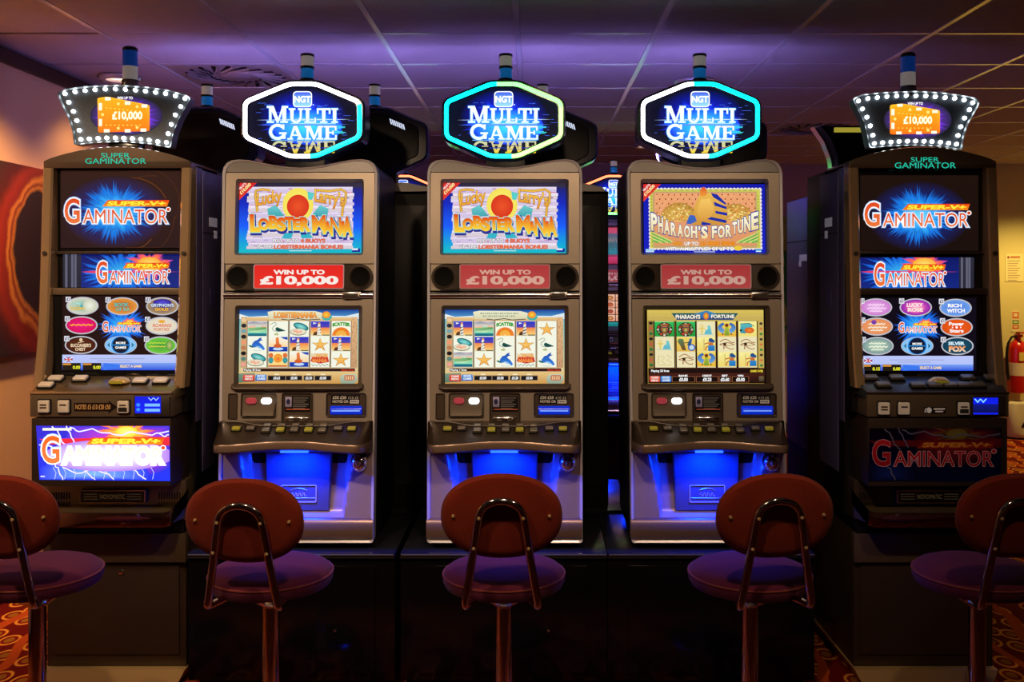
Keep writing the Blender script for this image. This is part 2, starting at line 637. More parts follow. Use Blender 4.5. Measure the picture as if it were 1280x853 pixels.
    def build(self, name, material, parent, y=0.0, shear=None):
        me = bpy.data.meshes.new(name)
        vs_ = [(x, yy + y + (shear(z) if shear else 0.0), z) for x, yy, z in self.v]
        me.from_pydata(vs_, [], self.f)
        at = me.color_attributes.new('ink', 'FLOAT_COLOR', 'POINT')
        flat = []
        for c in self.c:
            flat += [c[0], c[1], c[2], 1.0]
        at.data.foreach_set('color', flat)
        me.materials.append(M(material) if isinstance(material, str) else material)
        return link(name, me, parent)


WHITE, BLACK = (1, 1, 1), (0.004, 0.004, 0.005)

# ------------------------------------------------------------------ the room
XL, XR, YB, YF = -2.44, 5.60, 9.06, -1.60


def carpet_material():
    m = bpy.data.materials.new('carpet')
    m.use_nodes = True
    nt = m.node_tree
    p = nt.nodes['Principled BSDF']
    p.inputs['Roughness'].default_value = 0.95
    p.inputs['Specular IOR Level'].default_value = 0.1
    tc = nt.nodes.new('ShaderNodeTexCoord')
    mp = nt.nodes.new('ShaderNodeMapping')
    mp.inputs['Rotation'].default_value = (0, 0, 0.35)
    mp.inputs['Scale'].default_value = (9.0, 6.5, 1.0)
    nt.links.new(tc.outputs['Object'], mp.inputs['Vector'])
    v = nt.nodes.new('ShaderNodeTexVoronoi')
    v.voronoi_dimensions = '2D'
    v.inputs['Scale'].default_value = 1.0
    v.inputs['Randomness'].default_value = 0.55
    nt.links.new(mp.outputs['Vector'], v.inputs['Vector'])
    r = nt.nodes.new('ShaderNodeValToRGB')
    e = r.color_ramp.elements
    e[0].position, e[0].color = 0.0, (*C(150, 95, 30), 1)
    e[1].position, e[1].color = 1.0, (*C(96, 14, 10), 1)
    for pos, c in ((0.16, C(150, 90, 30)), (0.18, C(120, 25, 15)), (0.27, C(120, 25, 15)), (0.29, C(222, 140, 50)), (0.36, C(222, 140, 50)), (0.385, C(104, 16, 10))):
        el = e.new(pos)
        el.color = (*c, 1)
    nt.links.new(v.outputs['Distance'], r.inputs['Fac'])
    w = nt.nodes.new('ShaderNodeTexWave')
    w.inputs['Scale'].default_value = 1.6
    w.inputs['Distortion'].default_value = 5.0
    w.inputs['Detail'].default_value = 1.0
    nt.links.new(tc.outputs['Object'], w.inputs['Vector'])
    r2 = nt.nodes.new('ShaderNodeValToRGB')
    r2.color_ramp.elements[0].position = 0.86
    r2.color_ramp.elements[0].color = (0, 0, 0, 1)
    r2.color_ramp.elements[1].position = 0.92
    r2.color_ramp.elements[1].color = (1, 1, 1, 1)
    nt.links.new(w.outputs['Fac'], r2.inputs['Fac'])
    mx = nt.nodes.new('ShaderNodeMix')
    mx.data_type = 'RGBA'
    mx.inputs['B'].default_value = (*C(176, 70, 24), 1)
    nt.links.new(r2.outputs['Color'], mx.inputs['Factor'])
    nt.links.new(r.outputs['Color'], mx.inputs['A'])
    nt.links.new(mx.outputs['Result'], p.inputs['Base Color'])
    n = nt.nodes.new('ShaderNodeTexNoise')
    n.inputs['Scale'].default_value = 600
    nt.links.new(tc.outputs['Object'], n.inputs['Vector'])
    b = nt.nodes.new('ShaderNodeBump')
    b.inputs['Strength'].default_value = 0.5
    b.inputs['Distance'].default_value = 0.004
    nt.links.new(n.outputs['Fac'], b.inputs['Height'])
    nt.links.new(b.outputs['Normal'], p.inputs['Normal'])
    MATS['carpet'] = m


carpet_material()
mat('wall_orange_glow', C(222, 172, 122), 0.75, noise=0.04, nscale=3, bump=0.15, bscale=250)  # orange lamp wash put into the left wall's colour
mat('wall_amber_glow', C(205, 190, 128), 0.75, noise=0.04, nscale=3, bump=0.15, bscale=250)  # yellow of the amber light put into the wall colour
mat('wall_mauve', C(180, 150, 150), 0.8, noise=0.04, nscale=3, bump=0.15, bscale=250)
mat('ceiling_tile', C(176, 162, 166), 0.85, noise=0.05, nscale=30, bump=0.35, bscale=420)
mat('ceiling_slab', C(60, 55, 56), 0.9, noise=0.05)
mat('t_bar', C(236, 232, 240), 0.22, 0.4, noise=0.05, nscale=15)
mat('dark_wood', C(62, 34, 22), 0.5, noise=0.25, nscale=14)

tag(MB().box(XL - .1, XR + .1, YF - .1, YB + .1, -0.08, 0.0).build('floor', 'carpet'), kind='structure')
ceiling = tag(MB().box(XL - .1, XR + .1, YF - .1, YB + .1, CEIL + 0.014, CEIL + 0.10).build('ceiling', 'ceiling_slab'), kind='structure')
tag(MB().box(XL - 0.10, XL, YF - .1, YB + .1, 0, CEIL + 0.014).build('wall_left', 'wall_orange_glow'), kind='structure')
tag(MB().box(XL, XR, YB, YB + 0.10, 0, CEIL + 0.014).build('wall_back', 'wall_mauve'), kind='structure')
tag(MB().box(XR, XR + 0.10, YF - .1, YB + .1, 0, CEIL + 0.014).build('wall_right', 'wall_amber_glow'), kind='structure')
tag(MB().box(XL, XR, YF - 0.10, YF, 0, CEIL + 0.014).build('wall_front', 'wall_mauve'), kind='structure')
tag(MB().box(XL, XL + 0.035, YF, YB, CEIL - 0.075, CEIL - 0.012).build('trim_1', 'dark_wood', bevel=0.006), kind='structure')
tag(MB().box(XL + 0.03, XR, YB - 0.02, YB, 0, 0.09).build('baseboard_back', 'dark_wood', bevel=0.004), kind='structure')
tag(MB().box(XL, XL + 0.018, YF, YB - 0.02, 0, 0.10).build('baseboard_left', 'dark_wood', bevel=0.004), kind='structure')
# stretch of back wall under amber light; a thin slab carries its yellow
tag(MB().box(3.95, XR, YB - 0.04, YB, 0.0, CEIL + 0.012).build('wall_amber_patch', 'wall_amber_glow'), kind='structure')

GX = [-0.07 + 0.6 * k for k in range(-4, 10)]
GY = [4.11 + 0.6 * k for k in range(-2, 9)]
tile_me = MB().box(-0.287, 0.287, -0.287, 0.287, 0.0, 0.012).mesh('ceiling_tile', M('ceiling_tile'), smooth=False)
VENTS = {(1, 3), (7, 6)}
for i in range(len(GX) - 1):
    for j in range(len(GY) - 1):
        if (i, j) in VENTS or GX[i] + 0.3 < XL + 0.3 and False:
            continue
        if GX[i] + 0.013 < XL:
            x0 = XL
            o = link('ceiling_tile', MB().box(x0 + 0.003, GX[i + 1] - 0.013, GY[j] + 0.013, GY[j + 1] - 0.013, CEIL, CEIL + 0.012).mesh('ceiling_tile', M('ceiling_tile'), smooth=False), ceiling)
            continue
        o = link('ceiling_tile', tile_me, ceiling)
        o.location = ((GX[i] + GX[i + 1]) / 2, (GY[j] + GY[j + 1]) / 2, CEIL)
bar_y = MB().box(-0.012, 0.012, -3.1, 3.1, -0.003, 0.012).mesh('grid_bar', M('t_bar'), smooth=False, bevel=0.001)
for gx in GX:
    if gx > XL:
        o = link('grid_bar', bar_y, ceiling)
        o.location = (gx, 5.96, CEIL)
bar_x = MB().box(-0.2865, 0.2865, -0.012, 0.012, -0.002, 0.012).mesh('cross_bar', M('t_bar'), smooth=False)
for gy in GY:
    for i in range(len(GX) - 1):
        if GX[i] > XL:
            o = link('cross_bar', bar_x, ceiling)
            o.location = ((GX[i] + GX[i + 1]) / 2, gy, CEIL)

# swirl diffusers
mat('vent_plate', C(170, 155, 150), 0.4, 0.3, noise=0.06)
for (i, j), lab in (((1, 3), 'square ceiling air vent with a swirl of slots behind the glowing bulb sign'),
                    ((7, 6), 'square swirl air vent in the ceiling tinted yellow by the far lamps')):
    cx, cy = (GX[i] + GX[i + 1]) / 2, (GY[j] + GY[j + 1]) / 2
    t = tag(empty('ceiling_vent', (cx, cy, CEIL)), lab, 'air vent', 'swirl air vents in the ceiling')
    MB().box(-0.286, 0.286, -0.286, 0.286, 0.002, 0.012).build('vent_plate', 'vent_plate', t, bevel=0.002)
    sl = MB().add([(-0.075, -0.007, 0), (0.075, -0.011, 0), (0.075, 0.011, 0), (-0.075, 0.007, 0), (-0.075, -0.007, 0.004), (0.075, -0.011, 0.004), (0.075, 0.011, 0.004), (-0.075, 0.007, 0.004)],
                  [(0, 3, 2, 1), (4, 5, 6, 7), (0, 1, 5, 4), (1, 2, 6, 5), (2, 3, 7, 6), (3, 0, 4, 7)]).mesh('slot', M('black_matte'), smooth=False)
    vane = MB().add([(-0.075, 0.0, 0), (0.075, 0.0, 0), (0.075, 0.010, -0.010), (-0.075, 0.007, -0.010), (-0.075, 0.002, 0.002), (0.075, 0.002, 0.002)],
                    [(0, 1, 2, 3), (4, 3, 2, 5), (0, 3, 4), (1, 5, 2), (0, 4, 5, 1)]).mesh('vane', M('vent_plate'), smooth=False)
    for ring_n, rad in ((20, 0.185),):
        for k in range(ring_n):
            a = 2 * PI * k / ring_n
            o = link('slot', sl, t)
            o.location = (rad * math.cos(a), rad * math.sin(a), -0.002)
            o.rotation_euler = (0, 0, a + 0.55)
            o2 = link('vane', vane, t)
            o2.location = (rad * math.cos(a) - 0.004 * math.sin(a), rad * math.sin(a) + 0.004 * math.cos(a), 0.0)
            o2.rotation_euler = (0, 0, a + 0.70)
    MB().lathe([(0.0, -0.008), (0.05, -0.008), (0.075, 0.0), (0.08, 0.006)], 24).build('hub', 'vent_plate', t)

# ceiling lamps: recessed ring, reflector, small bright source
mat('lamp_glow', (0.9, 0.9, 0.9), 0.4, emit=(1.0, 0.72, 0.42), strength=3.0, noise=0.01)
mat('lamp_ring', C(225, 215, 215), 0.2, 0.6, noise=0.03)
LAMP_LABEL = {0: 'recessed downlight in the ceiling over the stool by the canvas wall', 1: 'recessed downlight in the ceiling over the second stool', 2: 'recessed downlight in the ceiling over the middle stool', 3: 'recessed downlight in the ceiling over the fourth stool', 4: 'recessed downlight washing the wall in front of the fiery canvas', 8: 'amber recessed downlight nearest the fire extinguisher wall', 9: 'amber recessed downlight midway along the amber-lit side of the room', 5: 'round silver ceiling downlight beside the beacon over the bulb-framed sign', 6: 'round silver ceiling downlight just beside a hexagon sign beacon', 7: 'small pale round ceiling downlight far back past the hexagon signs'}
for k, (lx, ly, W, colr, cone, aim) in enumerate(LAMPS):
    t = tag(empty('ceiling_downlight', (lx, ly, CEIL)), LAMP_LABEL.get(k, 'recessed round ceiling downlight above the carpet aisle'), 'downlight', 'recessed ceiling downlights')
    MB().lathe([(0.072, -0.003), (0.105, -0.003), (0.112, -0.012), (0.106, -0.024), (0.085, -0.030), (0.070, -0.022), (0.068, -0.004)], 32).build('rim', 'lamp_ring', t)
    MB().lathe([(0.0, -0.006), (0.066, -0.008), (0.066, -0.004), (0.0, -0.003)], 24).build('lamp', 'lamp_glow', t)
    ld = bpy.data.lights.new('downlight', 'SPOT')
    ld.energy = W
    ld.color = colr
    ld.spot_size = math.radians(cone)
    ld.spot_blend = 0.6
    ld.shadow_soft_size = 0.05
    lo = link('lamp_light', ld, t)
    lo.location = (0, 0, -0.04)
    lo.rotation_euler = Vector((aim[0], aim[1], -2.5)).to_track_quat('-Z', 'Y').to_euler()

# canvas with a fiery ring on the left wall
def mural_material():
    m = bpy.data.materials.new('mural_print')
    m.use_nodes = True
    nt = m.node_tree
    p = nt.nodes['Principled BSDF']
    p.inputs['Roughness'].default_value = 0.6
    tc = nt.nodes.new('ShaderNodeTexCoord')
    n = nt.nodes.new('ShaderNodeTexNoise')
    n.inputs['Scale'].default_value = 5
    n.inputs['Detail'].default_value = 6
    nt.links.new(tc.outputs['Object'], n.inputs['Vector'])
    sub = nt.nodes.new('ShaderNodeVectorMath')
    sub.operation = 'MULTIPLY_ADD'
    sub.inputs[1].default_value = (0.16, 0.16, 0.16)
    nt.links.new(n.outputs['Color'], sub.inputs[0])
    nt.links.new(tc.outputs['Object'], sub.inputs[2])
    ln = nt.nodes.new('ShaderNodeVectorMath')
    ln.operation = 'LENGTH'
    mp = nt.nodes.new('ShaderNodeMapping')
    mp.inputs['Location'].default_value = (0, -0.33, -0.07)
    mp.inputs['Scale'].default_value = (0.0, 0.74, 0.74)
    nt.links.new(sub.outputs['Vector'], mp.inputs['Vector'])
    nt.links.new(mp.outputs['Vector'], ln.inputs[0])
    r = nt.nodes.new('ShaderNodeValToRGB')
    e = r.color_ramp.elements
    e[0].position, e[0].color = 0.0, (*C(40, 14, 12), 1)
    e[1].position, e[1].color = 1.0, (*C(70, 42, 34), 1)
    for pos, c in ((0.245, C(40, 14, 10)), (0.262, C(190, 110, 34)), (0.275, C(120, 26, 10)), (0.292, C(206, 120, 40)), (0.31, C(130, 26, 10)), (0.345, C(150, 40, 14)), (0.39, C(86, 24, 14)), (0.46, C(58, 36, 28))):
        el = e.new(pos)
        el.color = (*c, 1)
    nt.links.new(ln.outputs['Value'], r.inputs['Fac'])
    nt.links.new(r.outputs['Color'], p.inputs['Base Color'])
    MATS['mural'] = m


mural_material()
o = tag(MB().box(0, 0.035, -0.62, 0.62, -0.445, 0.445).build('canvas_print', 'mural', bevel=0.004),
        'large dark canvas with a fiery orange ring on the left wall', 'picture')
o.location = (XL + 0.004, 4.36, 1.573)

# things on the far amber-lit wall
def wall_map(cx, cz):
    return lambda px, py: (U(px, py, YB)[0] - cx, U(px, py, YB)[1] - cz)


nx, nz = U(1265, 335, YB)
notice = tag(MB().box(-0.085, 0.085, -0.004, 0.0, -0.13, 0.13).build('wall_notice', mat('paper', C(220, 205, 150), 0.7, noise=0.05)), 'pale printed notice pinned up high on the amber-lit wall', 'notice')
notice.location = (nx, YB - 0.041, nz)
a = Art(wall_map(nx, nz))
a.ell(1257.5, 322, 1.6, 1.6, C(150, 70, 50))
a.rect(1260, 320.5, 1272, 323, C(190, 120, 80))
for k in range(9):
    a.rect(1256.5, 326 + k * 3, 1272 - (k % 3) * 2, 327 + k * 3, C(170, 150, 110))
a.build('printed_lines', 'print_paper', notice, y=-0.005)
sg = tag(empty('safety_sign', (U(1266, 408, YB)[0], YB - 0.041, U(1266, 408, YB)[1])), 'small stack of red and green safety signs above the extinguisher', 'sign')
a = Art(wall_map(sg.location.x, sg.location.z))
for y0, c in ((390, C(215, 90, 60)), (400, C(90, 140, 60)), (406, C(205, 75, 50))):
    a.rect(1262.5, y0, 1270.5, y0 + (8 if y0 == 390 else 5), c)
    a.rect(1264, y0 + 1.5, 1269, y0 + (6 if y0 == 390 else 3.4), C(235, 215, 160))
a.build('sign_print', 'print_paper', sg, y=-0.004)
MB().box(-0.036, 0.036, -0.0035, 0.0, -0.05, 0.15).build('sign_plate', 'paper', sg)

ex = tag(empty('fire_extinguisher', (U(1272, 490, 8.9)[0], 8.9, 0.40)), 'red fire extinguisher with black hose on the amber-lit wall', 'fire extinguisher')
mat('ext_red', C(190, 26, 18), 0.25, noise=0.05)
mat('ext_label', C(220, 190, 90), 0.5, noise=0.25, nscale=60)
MB().lathe([(0.0, 0.0), (0.082, 0.0), (0.085, 0.02), (0.085, 0.41), (0.07, 0.46), (0.03, 0.49), (0.03, 0.52), (0.0, 0.52)], 28).build('cylinder', 'ext_red', ex)
MB().lathe([(0.0865, 0.16), (0.0865, 0.28)], 28).build('label_band', mat('ext_white', C(225, 205, 170), 0.5, noise=0.2, nscale=80), ex)
MB().box(-0.03, 0.03, -0.09, -0.083, 0.30, 0.38).build('label', 'ext_label', ex)
MB().box(-0.02, 0.02, -0.06, 0.03, 0.52, 0.545).box(-0.014, 0.014, -0.10, 0.0, 0.555, 0.57).box(-0.012, 0.012, -0.02, 0.02, 0.54, 0.56).build('valve_handle', 'ext_red', ex, bevel=0.003)
MB().tube([(-0.02, -0.02, 0.53), (-0.07, -0.03, 0.52), (-0.105, -0.03, 0.46), (-0.115, -0.03, 0.36), (-0.108, -0.03, 0.22), (-0.10, -0.03, 0.12)], 0.011, 8).build('hose', 'black_satin', ex)
MB().box(-0.05, 0.05, 0.086, 0.12, 0.15, 0.42).build('wall_bracket', 'black_satin', ex)

bx, bz = U(1266, 505, 8.8)
b1 = tag(empty('white_bag', (bx, 8.72, 0.0)), 'crumpled white sack with dark print under the extinguisher', 'bag')


def bagfn(u, v):
    a = u * 2 * PI
    rr = (0.13 * (1 - 0.35 * v ** 3)) * (1 + 0.08 * math.sin(3 * a + v * 4) + 0.05 * math.sin(7 * a - 3 * v))
    if v < 0.06:
        rr *= v / 0.06
    if v > 0.97:
        rr *= 0.6
    return (rr * math.cos(a), rr * 0.8 * math.sin(a), 0.34 * v)


MB().grid(bagfn, 36, 18).build('sack', mat('bag_white', C(205, 190, 160), 0.8, noise=0.12, nscale=18, bump=0.5, bscale=40), b1)
MB().add([(-0.02, -0.1095, 0.12), (0.06, -0.100, 0.10), (0.055, -0.106, 0.20), (0.01, -0.109, 0.17), (-0.02, -0.112, 0.12), (0.06, -0.104, 0.10), (0.055, -0.110, 0.20), (0.01, -0.113, 0.17)],
         [(0, 1, 2, 3), (4, 5, 6, 7), (0, 1, 5, 4), (1, 2, 6, 5), (2, 3, 7, 6), (3, 0, 4, 7)]).build('dark_mark', 'black_satin', b1)

# green leafy poster on the back wall
px0, pz0 = U(981, 330, YB)
po = tag(empty('leaf_poster', (px0, YB - 0.002, pz0)), 'green and yellow leafy poster glimpsed through the gap between machines', 'poster')
MB().box(-0.30, 0.30, -0.02, 0.0, -0.85, 0.45).build('board', mat('poster_green', C(150, 170, 70), 0.6, noise=0.45, nscale=7), po, bevel=0.003)
lf = MB().add([(0, 0, 0), (0.05, -0.004, 0.05), (0.0, -0.010, 0.2), (-0.05, -0.004, 0.05)], [(0, 1, 2, 3)]).mesh('leaf', mat('leaf_green', C(34, 120, 44), 0.5, noise=0.2), smooth=False)
for k in range(22):
    o = link('leaf', lf, po)
    o.location = (R.uniform(-0.24, 0.24), -0.021, R.uniform(-0.8, 0.22))
    o.rotation_euler = (0, R.uniform(-1.3, 1.3), 0)

# ------------------------------------------------------------------ silver video slot machines with hexagon signs
MX = (-0.871, -0.107, 0.639)          # machine centre lines
MYF, MZ, LEAN = 3.5, 0.5, 0.057       # front plane at mid height, stand height, backward lean


def msh(z):
    return LEAN * (z + MZ - 1.2)


def mp(px, py):
    """pixel on the middle machine's leaning front -> local x, z."""
    v = (VY - py) / F
    Y = (MYF + LEAN * (CAMZ - 1.2)) / (1 - LEAN * v)
    return ((px - VX) / F * Y - MX[1], CAMZ + v * Y - MZ)


def mr(x0, y0, x1, y1, r, n=5):
    a, b = mp(x0, y0), mp(x1, y1)
    return rrect(a[0], b[1], b[0], a[1], r, n)


TOP = [(163, 300), (163, 125), (170, 92), (188, 66), (215, 52), (260, 46), (320, 50), (400, 66), (480, 81), (560, 91), (622, 94), (690, 90), (770, 78), (850, 61), (920, 48),
       (985, 44), (1028, 51), (1055, 68), (1072, 95), (1079, 128), (1079, 300)]


def silhouette(side, top, bottom_py, r=3.0):
    """outline of the front, inset in pixels; same point count whatever the inset."""
    pts = []
    for cx, cy in TOP:
        px, py = 500 + cx / 4.74, 190 + cy / 4.74
        t = 1 if py < 218 else 0
        px = 631 + (px - 631) * (1 - side / 96.7)
        py = py + top * t
        pts.append(mp(px, py))
    l, rr_ = 631 - 96.9 + side - (0.0), 631 + 97.2 - side
    for k in range(5):
        a = math.radians(90.0 * k / 4)
        pts.append(mp(rr_ - r + r * math.cos(a), bottom_py - r + r * math.sin(a)))
    for k in range(5):
        a = math.radians(90 + 90.0 * k / 4)
        pts.append(mp(l + r + r * math.cos(a), bottom_py - r + r * math.sin(a)))
    return pts


HEXC = [(530, 193), (670, 193), (902, 290), (902, 475), (670, 578), (530, 578), (292, 475), (292, 290)]
SIGN_D = 3.60


def hexmap(cx, cy):
    x, z = U(490 + cx / 4.267, 60 + cy / 4.267, SIGN_D)
    return (x - MX[1] - 0.001, z - MZ)


def hexpts(grow, r):
    c = Vector((597, 385))
    out = []
    for p in HEXC:
        d = Vector(p) - c
        out.append((p[0] + grow * (1 if d.x > 0 else -1) * (1.0 if abs(d.x) > 200 else 0.35), p[1] + grow * (1 if d.y > 0 else -1) * (1.0 if abs(d.y) > 150 else 0.55)))
    return [hexmap(*p) for p in round_poly(out, r, 6)]


def beacon(parent, x, y, z, s=1.0, order=('beacon_white', 'beacon_blue')):
    b = MB().lathe([(0.0, 0.0), (0.030 * s, 0.0), (0.030 * s, 0.012 * s), (0.026 * s, 0.020 * s), (0.0, 0.020 * s)], 24, (x, y, z)).build('beacon', 'beacon_cap', parent)
    zz = z + 0.020 * s
    for i, mname in enumerate(reversed(order)):
        MB().lathe([(0.0, 0.0), (0.0235 * s, 0.0), (0.0245 * s, 0.004 * s), (0.0245 * s, 0.034 * s), (0.0235 * s, 0.038 * s), (0.0, 0.038 * s)], 24, (x, y, zz)).build('beacon_lens', mname, b)
        zz += 0.038 * s
        MB().lathe([(0.0, 0.0), (0.0265 * s, 0.0), (0.0265 * s, 0.009 * s), (0.0, 0.009 * s)], 24, (x, y, zz)).build('beacon_band', 'beacon_cap', b)
        zz += 0.009 * s
    return b


def multi_game_face(parent, dim=1.0):
    a = Art(lambda px, py: (U(px, py, SIGN_D)[0] - MX[1] - 0.001, U(px, py, SIGN_D)[1] - MZ)).frame(490, 60, 4.267)
    inner = []
    c = Vector((597, 385))
    for p in round_poly(HEXC, 30, 5):
        d = Vector(p) - c
        inner.append((c.x + d.x * 0.955, c.y + d.y * 0.94))
    a.poly(inner, C(8, 10, 34))
    a.ell(600, 370, 235, 150, C(20, 40, 235), C(8, 10, 40))
    a.burst(590, 400, 240, 150, C(40, 120, 255), C(20, 50, 240), C(10, 20, 120), n=60, seed=5, lo=0.5)
    a.ell(620, 420, 190, 95, C(60, 225, 255), C(25, 60, 240))
    a.poly([(350, 385), (600, 378), (855, 381), (600, 387)], C(200, 225, 255))
    a.poly([(350, 411), (600, 405), (850, 408), (600, 414)], C(90, 140, 255))
    for k in range(40):
        x, y = R.uniform(340, 860), R.uniform(290, 490)
        a.rect(x, y, x + R.uniform(10, 50), y + 1.6, C(70, 110, 255), new=False)
    for k in range(9):
        y = 428 + k * 5 - 14
        a.rect(745, y, 775 + (30 + 22 * math.sin(k * 1.1)), y + 2.5, C(60, 235, 245), new=False)
    # round-cornered badge
    a.poly(round_poly(q(546, 231, 648, 316), 22, 5), WHITE)
    a.poly(round_poly(q(551, 236, 643, 311), 19, 5), C(60, 90, 225), C(150, 215, 250))
    a.text('NGT', 553, 256, 641, 292, WHITE, bold=0.035, out=C(170, 200, 255), ow=0.02)
    a.ell(654, 303, 4, 4, C(180, 200, 255))
    cx = C(70, 190, 255)
    a.slab('MULTI', 408, 322, 786, 400, WHITE, C(215, 250, 255), gap=0.06, big=1.16, out=C(60, 150, 255), ow=3.0)
    a.rect(535, 402, 775, 406, C(170, 225, 255))
    a.slab('GAME', 418, 416, 780, 489, WHITE, C(225, 250, 255), gap=0.05, big=1.13, out=C(60, 150, 255), ow=3.0)
    a.rect(430, 491, 775, 494, C(120, 190, 255))
    a.slab('GAME', 434, 497, 770, 561, C(190, 200, 170), C(232, 200, 30), flip=True, gap=0.05, big=1.0)
    for k, (x0, x1) in enumerate(((436, 520), (520, 610), (600, 690), (690, 772))):
        a.rect(x0, 520 + (k % 2) * 10, x1, 523 + (k % 2) * 10, C(20, 40, 150))
        a.rect(x0, 540 - (k % 2) * 6, x1, 542 - (k % 2) * 6, C(30, 60, 170))
    return a.build('sign_face', 'sign_print', parent, y=SIGN_D - MYF)


def hex_sign(parent, tubes, lit=True):
    dy = SIGN_D - MYF
    s = MB().prism(hexpts(26, 40), dy + 0.004, dy + 0.115, inset=0.006).build('topper_sign', 'sign_rim', parent)
    MB().ring(hexpts(17, 36), hexpts(-16, 26), dy - 0.003, dy + 0.008).build('sign_bezel', 'black_gloss', s)
    path = [(x, dy - 0.004, z) for x, z in hexpts(0, 30)]
    for mname, test in tubes:
        # longest run of path points that pass the test
        n = len(path)
        cx = hexmap(597, 385)
        ok = [test((p[0] - cx[0]) / 0.21, (p[2] - cx[1]) / 0.13) for p in path]
        start = next(i for i in range(n) if ok[i] and not ok[i - 1])
        run = []
        i = start
        while ok[i % n] and len(run) < n:
            run.append(path[i % n])
            i += 1
        dense = []
        run = [path[start - 1]] + run
        for p, r_ in zip(run, run[1:]):
            dense.append(p)
        dense.append(run[-1])
        MB().tube(dense, 0.0080, 10).build('light_tube', mname, s)
    multi_game_face(s)
    c0 = hexmap(597, 610)
    MB().box(-0.075, 0.075, dy + 0.015, dy + 0.10, c0[1] - 0.045, c0[1] + 0.02).build('sign_neck', 'black_satin', parent, bevel=0.004)
    b0 = hexmap(597, 170)
    beacon(parent, 0.0, dy + 0.05, b0[1] - 0.006)
    return s


# --------------------------------------------------- screens
def corner_flash(a, x0, y0, s):
    a.poly([(x0, y0), (x0 + s, y0), (x0, y0 + s)], C(214, 38, 40), C(226, 60, 46))
    rot = math.radians(-45)

    def w1(x, y):
        return (x0 + s * 0.30 + x * math.cos(rot) - y * math.sin(rot), y0 + s * 0.32 + x * math.sin(rot) + y * math.cos(rot))
    a.text('WIN UP TO', -s * .26, -s * .24, s * .26, -s * .10, WHITE, bold=0.02, warp=w1)
    a.text('\u00a310,000', -s * .40, -s * .05, s * .40, s * .16, C(255, 245, 170), bold=0.03, warp=w1)


